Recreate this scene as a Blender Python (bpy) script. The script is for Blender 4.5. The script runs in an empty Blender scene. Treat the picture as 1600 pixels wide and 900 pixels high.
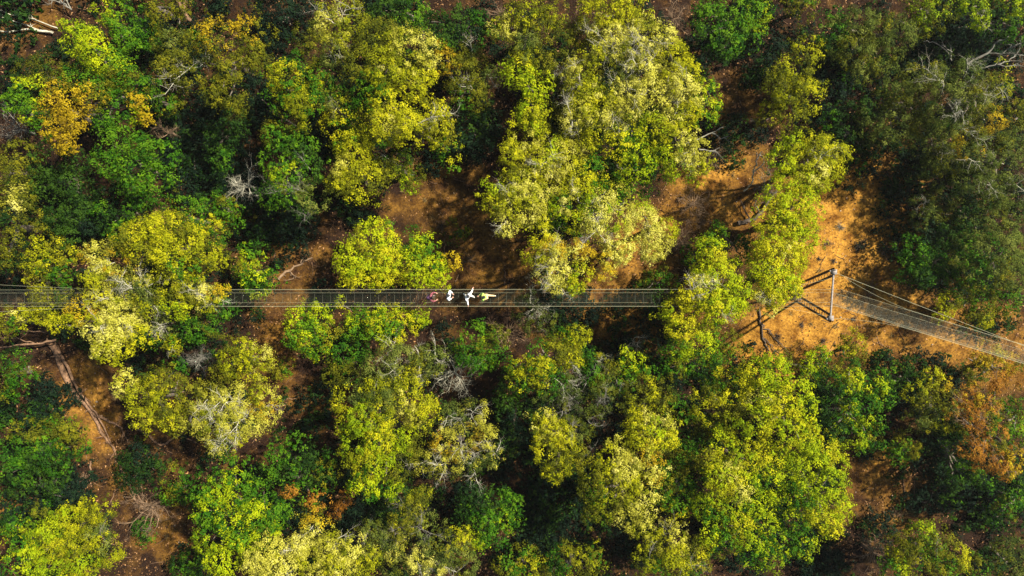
import bpy, bmesh, math
import numpy as np
from mathutils import Vector, Matrix
R = math.radians
HAZE = .00015
rng = np.random.default_rng(11)
SC = bpy.context.scene
COL = SC.collection

# ---------------------------------------------------------------- camera, sky, sun, exposure
CAM_Z, LENS = 57.0, 26.0
cam = bpy.data.cameras.new('camera'); cam.lens = LENS; cam.sensor_width = 36; cam.clip_end = 3000
co = bpy.data.objects.new('camera', cam); COL.objects.link(co)
co.location = (0, 0, CAM_Z); co.rotation_euler = (0, 0, 0)
SC.camera = co
SUN_EL, SUN_AZ = R(51), R(26)          # azimuth measured from +X (picture right) towards +Y (picture up)
w = bpy.data.worlds.new('World'); SC.world = w; w.use_nodes = True
nt = w.node_tree; nt.nodes.clear()
sky = nt.nodes.new('ShaderNodeTexSky'); sky.sky_type = 'NISHITA'; sky.sun_disc = False
sky.sun_elevation = SUN_EL; sky.sun_rotation = R(90) - SUN_AZ
bg = nt.nodes.new('ShaderNodeBackground'); bg.inputs['Strength'].default_value = 0.05
wo = nt.nodes.new('ShaderNodeOutputWorld')
nt.links.new(sky.outputs[0], bg.inputs[0]); nt.links.new(bg.outputs[0], wo.inputs[0])
sl = bpy.data.lights.new('sun', 'SUN'); sl.energy = 4.6; sl.angle = R(1.2); sl.color = (1.0, 0.95, 0.83)
so = bpy.data.objects.new('sun', sl); COL.objects.link(so)
sd = Vector((math.cos(SUN_EL)*math.cos(SUN_AZ), math.cos(SUN_EL)*math.sin(SUN_AZ), math.sin(SUN_EL)))
so.rotation_euler = sd.to_track_quat('Z', 'Y').to_euler(); so.location = sd*200
vs = SC.view_settings; vs.view_transform = 'Standard'; vs.look = 'None'; vs.gamma = 1; vs.exposure = 1.5
vs.use_curve_mapping = False

# ---------------------------------------------------------------- helpers
HW = 18.0/LENS                         # half width of the view per metre of distance
def P(px, py, z=0.0):                  # place on the map: survey pixel + height above ground -> metres
    s = 2*HW*(CAM_Z - z)/1600.0
    return np.array([(px-800)*s, (450-py)*s, z])
def M(rpx, z): return rpx*2*HW*(CAM_Z - z)/1600.0

class MB:                              # collects quads, builds ONE mesh object
    def __init__(s,k=4): s.k=k; s.v=[]; s.f=[]; s.m=[]; s.t=[]; s.n=0
    def add(s, V, F, mat=0, tint=None):
        V=np.asarray(V,float).reshape(-1,3); F=np.asarray(F,int).reshape(-1,s.k)
        s.v.append(V); s.f.append(F+s.n); s.n+=len(V)
        s.m.append(np.full(len(F),mat,int)); s.t.append(np.full(len(F),.5) if tint is None else np.asarray(tint,float))
    def tube(s, pts, rad, k=5, mat=0, cap=False):
        p=np.asarray(pts,float); n=len(p); r=np.broadcast_to(np.asarray(rad,float),(n,))
        t=np.gradient(p,axis=0); t/= (np.linalg.norm(t,axis=1,keepdims=True)+1e-9)
        up=np.where(np.abs(t[:,2:3])>.9, np.array([[1.,0,0]]), np.array([[0,0,1.]]))
        a=np.cross(t,up); a/=(np.linalg.norm(a,axis=1,keepdims=True)+1e-9); b=np.cross(t,a)
        ang=np.arange(k)*2*math.pi/k
        V=p[:,None,:]+r[:,None,None]*(np.cos(ang)[None,:,None]*a[:,None,:]+np.sin(ang)[None,:,None]*b[:,None,:])
        i=np.arange(n-1)[:,None]*k; j=np.arange(k)[None,:]; j2=(j+1)%k
        F=np.stack([i+j,i+j2,i+k+j2,i+k+j],-1).reshape(-1,4)
        s.add(V.reshape(-1,3),F,mat)
        if cap and k==4: s.add(np.concatenate([V[0],V[-1]]),[[0,1,2,3],[7,6,5,4]],mat)
    def box(s, c, sz, mat=0, rot=None):
        V=np.array([[x,y,z] for z in (-.5,.5) for y in (-.5,.5) for x in (-.5,.5)])*np.asarray(sz)
        if rot is not None: V=V@np.array(rot).T
        s.add(V+np.asarray(c),[[0,2,3,1],[4,5,7,6],[0,1,5,4],[2,6,7,3],[0,4,6,2],[1,3,7,5]],mat)
    def build(s, name, mats, parent=None, smooth=False, tint=False):
        V=np.concatenate(s.v); F=np.concatenate(s.f)
        me=bpy.data.meshes.new(name); me.vertices.add(len(V)); me.loops.add(F.size); me.polygons.add(len(F))
        me.vertices.foreach_set('co',V.astype(np.float32).ravel())
        me.loops.foreach_set('vertex_index',F.astype(np.int32).ravel())
        me.polygons.foreach_set('loop_start',np.arange(0,F.size,s.k,dtype=np.int32))
        me.polygons.foreach_set('material_index',np.concatenate(s.m).astype(np.int32))
        if smooth: me.polygons.foreach_set('use_smooth',np.ones(len(F),bool))
        if tint:
            a=me.attributes.new('tint','FLOAT','FACE'); a.data.foreach_set('value',np.concatenate(s.t).astype(np.float32))
        me.update(calc_edges=True)
        for m in (mats if isinstance(mats,(list,tuple)) else [mats]): me.materials.append(m)
        o=bpy.data.objects.new(name,me); COL.objects.link(o)
        if parent is not None:
            o.parent=parent
        return o
def empty(name, loc, label=None, cat=None, group=None):
    o=bpy.data.objects.new(name,None); COL.objects.link(o); o.location=loc; o.empty_display_size=.3
    tag(o,label,cat,group); return o
def tag(o,label=None,cat=None,group=None,kind=None):
    if label: o['label']=label
    if cat: o['category']=cat
    if group: o['group']=group
    if kind: o['kind']=kind
    return o

# ---------------------------------------------------------------- materials
def newmat(name):
    m=bpy.data.materials.new(name); m.use_nodes=True; return m, m.node_tree, m.node_tree.nodes['Principled BSDF']
def leafmat(name, c0, c1, c2, trans=.36):
    m,t,b=newmat(name); N=t.nodes; L=t.links
    at=N.new('ShaderNodeAttribute'); at.attribute_name='tint'
    cr=N.new('ShaderNodeValToRGB'); e=cr.color_ramp.elements
    e[0].position=.08; e[0].color=(*c0,1); e[1].position=.92; e[1].color=(*c2,1)
    k=e.new(.5); k.color=(*c1,1)
    L.new(at.outputs['Fac'],cr.inputs[0]); L.new(cr.outputs[0],b.inputs['Base Color'])
    b.inputs['Roughness'].default_value=.75; b.inputs['Specular IOR Level'].default_value=.1
    tr=N.new('ShaderNodeBsdfTranslucent'); mx=N.new('ShaderNodeMixShader'); mx.inputs[0].default_value=trans
    L.new(cr.outputs[0],tr.inputs[0]); L.new(b.outputs[0],mx.inputs[1]); L.new(tr.outputs[0],mx.inputs[2])
    L.new(mx.outputs[0],N['Material Output'].inputs[0]); return m
LM={ 'Y':leafmat('yellow_green_leaves',(.07,.088,.001),(.235,.245,.002),(.46,.42,.007)),
     'L':leafmat('lime_leaves',(.05,.095,.001),(.19,.26,.001),(.39,.42,.004)),
     'O':leafmat('olive_leaves',(.028,.036,.003),(.085,.095,.003),(.22,.20,.006)),
     'G':leafmat('green_leaves',(.006,.031,.002),(.026,.094,.002),(.10,.195,.004)),
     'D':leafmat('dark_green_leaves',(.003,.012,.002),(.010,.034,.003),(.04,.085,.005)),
     'B':leafmat('gap_shade_blue_green_leaves',(.002,.007,.004),(.005,.015,.007),(.012,.031,.009)),  # near-black: the shade of the gaps is put into this leaf colour
     'P':leafmat('pale_straw_leaves',(.17,.165,.010),(.40,.375,.035),(.62,.57,.13)),
     'A':leafmat('amber_leaves',(.13,.085,.003),(.33,.225,.005),(.50,.37,.010)),
     'R':leafmat('rust_leaves',(.12,.046,.005),(.28,.115,.010),(.42,.21,.022)),
     'K':leafmat('sage_leaves',(.022,.036,.005),(.072,.098,.010),(.20,.215,.035)) }
LSZ={'Y':.118,'L':.132,'O':.112,'G':.155,'D':.155,'B':.18,'P':.10,'A':.115,'R':.10,'K':.10}
def plain(name,c,rough=.8,metal=0,noise=None,scale=3.,bump=0.):
    m,t,b=newmat(name); b.inputs['Roughness'].default_value=rough; b.inputs['Metallic'].default_value=metal
    b.inputs['Base Color'].default_value=(*c,1)
    if noise is not None:
        N=t.nodes; L=t.links; tc=N.new('ShaderNodeTexCoord'); n=N.new('ShaderNodeTexNoise'); n.inputs['Scale'].default_value=scale; n.inputs['Detail'].default_value=6
        cr=N.new('ShaderNodeValToRGB'); e=cr.color_ramp.elements; e[0].position=.35; e[0].color=(*c,1); e[1].position=.68; e[1].color=(*noise,1)
        L.new(tc.outputs['Object'],n.inputs['Vector']); L.new(n.outputs[0],cr.inputs[0]); L.new(cr.outputs[0],b.inputs['Base Color'])
        if bump:
            bp=N.new('ShaderNodeBump'); bp.inputs['Strength'].default_value=bump; bp.inputs['Distance'].default_value=.05
            L.new(n.outputs[0],bp.inputs['Height']); L.new(bp.outputs[0],b.inputs['Normal'])
    return m
BARK=plain('grey_brown_bark',(.06,.045,.03),.9,0,(.16,.125,.09),4,.5)
PALE=plain('lichen_pale_bark',(.29,.265,.18),.9,0,(.50,.465,.35),3,.3)
GREY=plain('grey_dead_twigs',(.10,.09,.065),.9,0,(.23,.21,.165),3,.3)
BRWN=plain('brown_dry_wood',(.11,.065,.035),.9,0,(.27,.17,.09),3,.4)
LOG =plain('weathered_log',(.075,.038,.018),.9,0,(.22,.12,.058),7,.8)
CHAR=plain('dark_rotten_wood',(.035,.025,.018),.9,0,(.10,.07,.045),4,.5)
NET =plain('dark_netting',(.026,.030,.016),.85)
NET2=plain('pale_dusty_netting',(.15,.145,.10),.85)
CABLE=plain('galvanised_cable',(.34,.33,.20),.6,.1)
STEEL=plain('pale_galvanised_steel',(.15,.125,.105),.75,.1,(.27,.23,.19),9)
DARKST=plain('dark_brown_steel',(.035,.028,.024),.6,.2,(.07,.05,.04),5)  # dark brown steel of the tower legs

# ---------------------------------------------------------------- ground
_ph=np.random.default_rng(5).uniform(0,6.28,(40,2)); _fr=np.random.default_rng(6).normal(0,1,(40,2))
def fnoise(x,y,sc,k0,k1):
    s=0
    for i in range(k0,k1): s=s+np.sin((x*_fr[i,0]+y*_fr[i,1])*sc+_ph[i,0])*np.cos((y*_fr[i,0]-x*_fr[i,1])*sc*.7+_ph[i,1])
    return s/math.sqrt(k1-k0)
GULLY=[(84,545),(100,600),(130,640),(165,690),(185,740),(215,790),(235,840)]
GP=np.array([P(*q)[:2] for q in GULLY])
def seg_dist(x,y,pts):
    d=np.full(np.shape(x),1e9)
    for a,b in zip(pts[:-1],pts[1:]):
        ab=b-a; t=np.clip(((x-a[0])*ab[0]+(y-a[1])*ab[1])/(ab@ab),0,1)
        d=np.minimum(d,np.hypot(x-a[0]-t*ab[0],y-a[1]-t*ab[1]))
    return d
def gz(x,y):
    x=np.asarray(x,float); y=np.asarray(y,float)
    h=.16*fnoise(x,y,.35,0,12)+.06*fnoise(x,y,1.2,12,26)+.025*fnoise(x,y,3.1,26,40)
    h=h-.55*np.exp(-(seg_dist(x,y,GP)/.7)**2)
    far=np.clip((np.hypot(x,y)-60)/80,0,1)
    return h*(1-far)
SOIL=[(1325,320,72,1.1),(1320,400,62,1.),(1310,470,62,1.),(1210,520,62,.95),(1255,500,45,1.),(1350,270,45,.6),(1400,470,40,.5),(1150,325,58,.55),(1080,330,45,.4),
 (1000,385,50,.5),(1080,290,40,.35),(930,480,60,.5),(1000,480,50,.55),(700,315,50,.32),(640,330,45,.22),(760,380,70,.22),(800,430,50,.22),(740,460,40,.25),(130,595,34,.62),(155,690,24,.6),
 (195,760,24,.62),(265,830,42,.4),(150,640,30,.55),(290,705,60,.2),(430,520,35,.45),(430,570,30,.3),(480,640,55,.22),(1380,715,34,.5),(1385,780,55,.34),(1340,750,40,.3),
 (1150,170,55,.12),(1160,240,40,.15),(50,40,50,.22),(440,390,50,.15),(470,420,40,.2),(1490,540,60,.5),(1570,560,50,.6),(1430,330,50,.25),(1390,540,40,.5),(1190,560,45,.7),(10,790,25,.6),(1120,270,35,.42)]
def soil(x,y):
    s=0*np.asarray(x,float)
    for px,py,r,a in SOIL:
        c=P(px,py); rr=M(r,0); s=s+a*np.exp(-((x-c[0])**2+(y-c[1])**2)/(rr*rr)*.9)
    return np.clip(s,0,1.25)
def axis(lim,fine,step):
    a=np.arange(-fine,fine+1e-6,step); o=fine+np.cumsum(step*1.35**np.arange(1,60)); o=o[o<lim]; return np.concatenate([-o[::-1],a,o])
gx=axis(900,47,.28); gy=axis(900,29,.28)
X,Y=np.meshgrid(gx,gy); Z=gz(X,Y); S=soil(X,Y)+.22*fnoise(X,Y,.9,0,14)*(soil(X,Y)>.05)
mb=MB(); nx,ny=len(gx),len(gy); ii=(np.arange(ny-1)[:,None]*nx+np.arange(nx-1)[None,:]).ravel()
mb.add(np.stack([X,Y,Z],-1).reshape(-1,3),np.stack([ii,ii+1,ii+nx+1,ii+nx],-1))
gm,t,b=newmat('soil_and_leaf_litter'); N=t.nodes; L=t.links
b.inputs['Roughness'].default_value=.95; b.inputs['Specular IOR Level'].default_value=.1
at=N.new('ShaderNodeAttribute'); at.attribute_name='bare_soil'
tc=N.new('ShaderNodeTexCoord')
n1=N.new('ShaderNodeTexNoise'); n1.inputs['Scale'].default_value=.7; n1.inputs['Detail'].default_value=9; n1.inputs['Roughness'].default_value=.68
n2=N.new('ShaderNodeTexNoise'); n2.inputs['Scale'].default_value=6; n2.inputs['Detail'].default_value=6; n2.inputs['Roughness'].default_value=.7
vo=N.new('ShaderNodeTexVoronoi'); vo.inputs['Scale'].default_value=5.5
for n in (n1,n2,vo): L.new(tc.outputs['Object'],n.inputs['Vector'])
def ramp(a,b_,p0=.3,p1=.7):
    r=N.new('ShaderNodeValToRGB'); e=r.color_ramp.elements; e[0].position=p0; e[0].color=(*a,1); e[1].position=p1; e[1].color=(*b_,1); return r
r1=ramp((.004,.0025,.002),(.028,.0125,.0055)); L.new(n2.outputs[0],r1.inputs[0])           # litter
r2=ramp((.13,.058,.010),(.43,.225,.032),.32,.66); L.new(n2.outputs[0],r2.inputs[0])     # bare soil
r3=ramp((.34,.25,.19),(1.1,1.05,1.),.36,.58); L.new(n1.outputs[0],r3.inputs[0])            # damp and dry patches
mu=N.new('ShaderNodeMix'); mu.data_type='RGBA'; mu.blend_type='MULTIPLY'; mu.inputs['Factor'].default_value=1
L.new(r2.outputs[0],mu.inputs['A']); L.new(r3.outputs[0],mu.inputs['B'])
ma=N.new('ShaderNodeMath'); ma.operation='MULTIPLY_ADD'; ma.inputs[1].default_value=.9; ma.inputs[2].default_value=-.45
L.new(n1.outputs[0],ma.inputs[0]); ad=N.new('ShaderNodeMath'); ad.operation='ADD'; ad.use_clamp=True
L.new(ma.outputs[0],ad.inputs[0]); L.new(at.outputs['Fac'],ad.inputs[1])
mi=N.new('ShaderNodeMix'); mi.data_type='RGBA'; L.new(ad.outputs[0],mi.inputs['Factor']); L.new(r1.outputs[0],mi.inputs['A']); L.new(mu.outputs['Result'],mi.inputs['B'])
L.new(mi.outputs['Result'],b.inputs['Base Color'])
bp=N.new('ShaderNodeBump'); bp.inputs['Strength'].default_value=.7; bp.inputs['Distance'].default_value=.12
L.new(n2.outputs[0],bp.inputs['Height']); L.new(bp.outputs[0],b.inputs['Normal'])
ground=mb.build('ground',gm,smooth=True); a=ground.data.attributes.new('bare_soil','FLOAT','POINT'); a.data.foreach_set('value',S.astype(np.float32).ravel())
tag(ground,kind='structure')

# ---------------------------------------------------------------- foliage
def unit(n):
    v=rng.normal(size=(n,3)); return v/np.linalg.norm(v,axis=1,keepdims=True)
def leaves(mb, c, nrm, size, tint, mat, asp=.62):
    """leaf blades: pointed blades"""
    n=len(c)
    a=unit(n); a-= (a*nrm).sum(1,keepdims=True)*nrm; a/=np.linalg.norm(a,axis=1,keepdims=True)+1e-9
    b=np.cross(nrm,a); s=size[:,None]
    V=np.stack([c-a*s*.42+b*s*asp*.5, c-a*s*.42-b*s*asp*.5, c+a*s*.58-nrm*s*.10],1)
    mb.add(V.reshape(-1,3),np.arange(3*n).reshape(n,3),mat,tint)
def lobe(mb, c, r, rz, mat, dens=1., lsize=.16, tint0=0., sub=None, low=-.25, side=None):
    """one bough of a crown: tufts of leaves over the upper shell of a lumpy dome"""
    if sub is None: sub=np.clip((.16*r+.10)*rng.uniform(.8,1.3),.18,.52)
    ns=max(6,int(1.4*2.6*math.pi*r*r/(math.pi*sub*sub)*dens))
    d=unit(ns*2); d=d[d[:,2]>low][:ns]; ns=len(d)
    if side is not None:
        d=d[(d@side[0]+rng.normal(0,.45,len(d)))*side[1]>0]; ns=len(d)
        if ns==0: return
    k=rng.normal(size=(4,3))*2.2; ph=rng.uniform(0,6.28,4)
    lump=1+.20*np.sin(d@k.T+ph).sum(1)/1.6
    rad=lump*(1-.42*rng.random(ns)**2.2)
    ex=rng.uniform(.88,1.14,2)
    sc=c+d*rad[:,None]*np.array([r*ex[0],r*ex[1],rz])
    st=np.clip(.5+tint0+rng.normal(0,.17,ns),0.02,.98)
    ss=sub*rng.uniform(.6,1.3,ns)
    m=max(4,int(15*(sub/.35)**2*(.19/lsize)**2))
    idx=np.repeat(np.arange(ns),m)
    off=rng.normal(size=(ns*m,3))*np.array([.47,.47,.30])*ss[idx,None]
    # the tuft droops away from its middle
    off[:,2]-=.35*(off[:,0]**2+off[:,1]**2)/ss[idx]
    pos=sc[idx]+off
    nr=unit(ns*m)*.48+d[idx]*.50+np.array([0,0,.42])+off/ss[idx,None]*.75
    nr/=np.linalg.norm(nr,axis=1,keepdims=True)
    leaves(mb,pos,nr,lsize*rng.uniform(.6,1.35,ns*m),np.clip(st[idx]+rng.normal(0,.065,ns*m),0,1),mat)
def wobble(a,b,n,amp):
    t=np.linspace(0,1,n)[:,None]; p=a+(b-a)*t
    w_=rng.normal(size=(n,3))*amp; w_=np.cumsum(w_,0); w_-=w_[-1]*t+w_[0]*(1-t)
    return p+w_
def spray(mb, base, dirn, length, r0, depth, k=4, mat=0, spread=.75, droop=.0):
    """a branch that forks again and again"""
    dirn=dirn/np.linalg.norm(dirn)
    n=6; p=[base]; dd=dirn.copy(); kink=rng.normal(size=3)*.10
    for i in range(n-1):
        dd=dd+rng.normal(size=3)*.23+kink+np.array([0,0,-droop]); dd/=np.linalg.norm(dd); p.append(p[-1]+dd*length/(n-1))
    p=np.array(p); rr=np.linspace(r0,r0*.42 if depth else r0*.2,n)
    mb.tube(p,rr,k,mat)
    if depth>0:
        for i in range(1,n):
            for q in range(1 if (i<2 or rng.random()<.45) else 2):
                t=p[i]-p[i-1]; v=t/np.linalg.norm(t)+rng.normal(size=3)*spread
                spray(mb,p[i],v,length*rng.uniform(.38,.68),rr[i]*.62,depth-1,3,mat,spread,droop)
WOODS=[BARK,PALE,GREY,BRWN]
TREES=[]
def tree(label, top, kind, lobes, name='broadleaf_tree', cat='tree', group='trees of the forest', twig=0, wood=0, tint=0., lsize=None, dens=1., name_crown='crown'):
    """lobes: (px,py,r[,kind[,twig]]) seen on the map; every bough hangs at its own height"""
    k0=kind[0]
    L0=[(l+(kind,)*(4-len(l)) if len(l)<4 else l) for l in lobes]
    cx=sum(l[0]*l[2]**2 for l in L0)/sum(l[2]**2 for l in L0); cy=sum(l[1]*l[2]**2 for l in L0)/sum(l[2]**2 for l in L0)
    ext=max([math.hypot(l[0]-cx,l[1]-cy)+l[2]*.4 for l in L0])
    g=P(cx,cy,top*.35); base=np.array([g[0],g[1],float(gz(g[0],g[1]))-.08])
    root=empty(name,base,label,cat,group)
    kinds=sorted({k for l in L0 for k in l[3]}); mats=[LM[k] for k in kinds]
    mb=MB(3); tws=[]; limbs=MB(); fork=base+np.array([rng.normal()*.2,rng.normal()*.2,max(.5,top*.32)])
    rt=.05+.016*top+.0012*ext
    nb=0
    for l in L0:
        px,py,r=l[:3]; d=math.hypot(px-cx,py-cy)/max(ext,1)
        zt=l[5] if len(l)>5 else top-(.30*top*.45)*d*rng.uniform(.5,1.2)-rng.uniform(0,.6)
        rm=M(r,zt)*1.23; rz=min(rm*rng.uniform(.8,1.1),zt*.55); zc=zt-rz*.92
        c=P(px,py,zc+rz*.45); c[2]=zc+float(gz(c[0],c[1]))*.5
        sa=unit(1)[0]*np.array([1,1,.5])
        for q,k in enumerate(l[3]):
            lobe(mb,c,rm*.94,rz,kinds.index(k),dens=dens*(1.12 if k in 'YLP' else 1.),side=(None if len(l[3])<2 else (sa,1-2*q)),lsize=(lsize or LSZ[k])*rng.uniform(.9,1.12),tint0=tint+.05+rng.normal(0,.07))
        e=c+np.array([0,0,rz*.15])
        p=wobble(fork,e,6,.10); limbs.tube(p,np.linspace(rt*.55,.03,6),5)
        tl=l[4] if len(l)>4 else (twig or (.22 if top>5 and k0 in 'YOKLAP' else 0))
        tw=MB()
        for q in range(int(tl*(1.4+r/18))):
            v=unit(1)[0]; v[2]=abs(v[2])*.8+.25; v[:2]*=1.2
            spray(tw,e,v,rm*rng.uniform(.9,1.4),.019+.006*rm,2,4)
        if tw.n: tws.append(tw)
    off=-base
    def shift(m_): m_.v=[v+off for v in m_.v]
    tr=MB(); tr.tube(wobble(base,fork,5,.05),np.linspace(rt*1.25,rt*.8,5),8); 
    for q in range(5):
        a_=rng.uniform(0,6.28); tr.tube(np.array([base+[0,0,.25],base+[math.cos(a_)*rt*1.6,math.sin(a_)*rt*1.6,.08],base+[math.cos(a_)*rt*4,math.sin(a_)*rt*4,-.04]]),[rt*.5,rt*.35,.02],5)
    for m_ in (mb,limbs,tr): shift(m_)
    tr.build('trunk',BARK,root,True); limbs.build('limbs',BARK,root,True)
    mb.build(name_crown,mats,root,tint=True)
    for tw in tws:
        shift(tw); tw.build('bare_branches',WOODS[wood] if wood else GREY,root,True)
    return root
def bare(label, px, py, r, top, wood=2, n=9, name='bare_tree', cat='bare tree', thick=1., lean=(0,0), depth=2, flat=.5, group='leafless trees and bushes'):
    g=P(px,py,top*.5); base=np.array([g[0],g[1],float(gz(g[0],g[1]))-.05]); root=empty(name,base,label,cat,group)
    rm=M(r,top*.6); tr=MB(); mb=MB()
    fork=np.array([lean[0],lean[1],max(.25,top*.35)])
    tr.tube(wobble(np.zeros(3),fork,5,.04),np.linspace(.05+.014*top,.035+.008*top,5)*thick,7)
    for q in range(n):
        a_=q*6.283/n+rng.normal()*.35; v=np.array([math.cos(a_),math.sin(a_),flat+rng.random()*.9])
        spray(mb,fork+np.array([0,0,-.1]),v,rm*rng.uniform(.6,1.05),(.020+.008*rm)*thick,depth,4,spread=.65)
    tr.build('trunk',WOODS[wood],root,True); mb.build('bare_branches',WOODS[wood],root,True); return root

# ---------------------------------------------------------------- the trees, one call each
T=tree
def Sh(label,top,kind,lobes,**k): return tree(label,top,kind,lobes,name='shrub',cat='shrub',group='shrubs of the undergrowth',name_crown='foliage',**k)
# --- upper left: darker leaf kinds also stand in for the edge vignette
T('small vivid lime crown beside the pale fallen poles at upper left',8,'L',[(118,58,26),(138,70,24),(160,97,30,'LG'),(182,118,24,'GO')],tint=.12)
T('narrow fresh green crown touching the top edge of the picture at left',7,'G',[(172,12,22,'LG'),(178,38,18),(190,62,20,'G'),(195,68,16)],tint=.2)
T('dim green crown between the fresh green crown and the twiggy olive tree',5.5,'G',[(222,52,24,'G'),(215,30,18,'GD')])
T('dull olive crown on the top edge right of the fresh green crown',7,'O',[(243,14,24),(275,8,16)])
T('olive tree with a fan of bare pale twigs on its south side, upper left',7.5,'O',[(262,66,26,'OK',0),(288,66,18,'O'),(285,110,30,'O',1.2),(256,105,20,'O')],wood=1)
T('golden olive crown with an amber top, left of the top-left yellow cluster',9,'O',[(345,62,32,'AO'),(390,40,22,'AO'),(392,85,22),(355,110,24,'O'),(355,148,26),(332,150,16),(402,98,20,'O')])
T('amber golden tree with a green skirt near the left edge',9.5,'A',[(92,160,28),(86,195,22),(112,185,20,'A'),(98,222,20),(140,152,22,'AO'),(206,148,12,'AO'),(224,186,11,'A'),(218,160,12,'A')],tint=-.06)
T('green bushy crown wedged between the amber tree and the deep green dome',8.6,'G',[(180,165,30),(165,185,20),(208,172,18,'GL'),(190,122,26,'GO'),(212,130,20,'GO'),(150,130,18)])
T('large rich green dome of a tree below the amber tree',9.5,'G',[(170,225,28),(215,228,28),(200,265,34),(245,245,26),(240,278,26),(165,255,22),(205,295,22,'GD')],tint=.1)
T('bright green clump on the left edge above the grey twiggy bush',7.5,'G',[(18,155,20,'G'),(36,140,20,'GL'),(42,172,16,'LG'),(62,190,20,'G')],tint=.15)
T('dim olive crown above the amber tree and below the dark soil corner',6,'O',[(48,118,28,'OD'),(82,108,28,'OD'),(60,125,20)],tint=-.15)
T('mid green crown directly below the vivid lime crown',6.5,'G',[(112,125,26,'GO'),(130,108,18,'GO'),(140,118,20)])
bare('grey blue twiggy bush on the left edge beside the amber tree',18,197,36,5,2,9,name='bare_bush',cat='bare bush')
T('olive crown on the left edge, below the grey blue twiggy bush',7,'O',[(15,252,26),(25,290,20,'OD'),(5,275,20,'O')])
T('dark green tree left of the rich green dome',6.5,'D',[(70,250,30),(100,285,28),(58,290,26),(130,310,22,'D'),(120,255,18)],tint=.1)
bare('brown grey spray of twigs on the right flank of the green bushy crown',256,203,28,6,3,6,name='bare_bush',cat='bare bush')
T('small green crown between the twiggy olive tree and the rich green dome',6,'G',[(258,160,20,'GO'),(240,150,14,'G')])
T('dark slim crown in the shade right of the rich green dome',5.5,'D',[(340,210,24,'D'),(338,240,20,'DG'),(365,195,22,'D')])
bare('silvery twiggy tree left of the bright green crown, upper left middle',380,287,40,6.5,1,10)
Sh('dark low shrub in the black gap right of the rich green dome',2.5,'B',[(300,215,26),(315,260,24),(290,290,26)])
# --- top centre left
T('yellow olive tree with white twigs at its peak, on the top edge left of centre',10,'Y',[(525,35,36,'YP',.8),(560,45,28,'O'),(490,62,28,'O'),(512,78,24,'OK',.6)],tint=-.08,wood=1)
T('tall yellow green crown on the left flank of the twig-peaked yellow tree',9.5,'Y',[(462,110,34,'GY'),(445,138,26,'YG'),(470,160,30,'YG'),(450,178,22,'OG'),(500,130,24,'GO')],tint=-.05)
T('broad mustard yellow crown in the middle of the top-left cluster',11,'Y',[(585,70,36,'OY'),(630,80,40,'YP'),(655,118,28,'YO'),(600,112,30,'Y'),(642,130,28,'Y'),(560,100,30,'O'),(585,140,26,'YG')],tint=-.05)
T('bright yellow crown with hanging twigs, lower right of the mustard crown',11,'Y',[(612,165,28),(600,192,30,'YP',.3),(640,195,28,'Y',.6),(672,180,26,'YO',.4),(690,205,24,'YO'),(700,235,20,'YG')],tint=.05,wood=1)
T('green yellow crown inside the shaded notch of the top-left cluster',8.5,'G',[(535,190,30,'GY'),(560,175,26,'GO'),(520,160,24,'OK',.4),(552,220,28,'GY'),(528,150,20)],tint=.12)
T('yellow crown at the south tip of the top-left cluster, over the brown clearing',9,'Y',[(555,235,26),(540,262,22,'YP'),(562,285,30,'YO'),(530,282,22,'YO'),(590,270,20,'YO',.3)])
T('small lime olive crown reaching right over the brown clearing',7.5,'L',[(622,258,22,'LO',.5),(638,275,20,'LO')],tint=-.1,wood=1)
T('olive crown with long bare boughs between the two big yellow clusters',7.5,'O',[(695,92,20,'AO'),(738,88,24,'O',.4),(722,118,26,'O'),(742,140,22,'O',1),(765,120,16,'K',1.2),(720,150,20,'OG'),(690,75,14,'A')],wood=1)
T('rich green crown with bright tufts and silvery twigs below, left of the south tip',8.5,'G',[(425,215,22,'GO'),(450,215,24,'G'),(470,235,24,'GD'),(430,255,22,'G'),(455,270,26,'GL'),(420,300,20,'G',.5),(485,265,20,'DG',.4),(445,295,24,'G',.4),(480,300,26,'K',1.),(470,325,20,'D',.5)],wood=2,tint=.06)
T('dark green tree with bright tips on the top edge at centre left',8,'D',[(600,12,28),(640,20,34,'DG'),(670,45,26,'D'),(690,58,20,'DG'),(625,45,18),(700,30,24,'D')],tint=.1)
T('small dark crown on the top edge beside the big yellow cluster',6,'D',[(745,28,18,'DG'),(722,55,22,'B')])
bare('brown leafless crown on the top edge left of the big yellow cluster',778,12,26,7,3,7)
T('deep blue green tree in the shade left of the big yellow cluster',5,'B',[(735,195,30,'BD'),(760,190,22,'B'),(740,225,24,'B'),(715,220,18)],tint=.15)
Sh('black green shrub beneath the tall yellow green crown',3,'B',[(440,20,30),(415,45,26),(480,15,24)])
Sh('shaded shrub between the amber-topped crown and the rich green crown',2.5,'B',[(410,170,30),(400,140,22),(500,215,24)])
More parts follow.
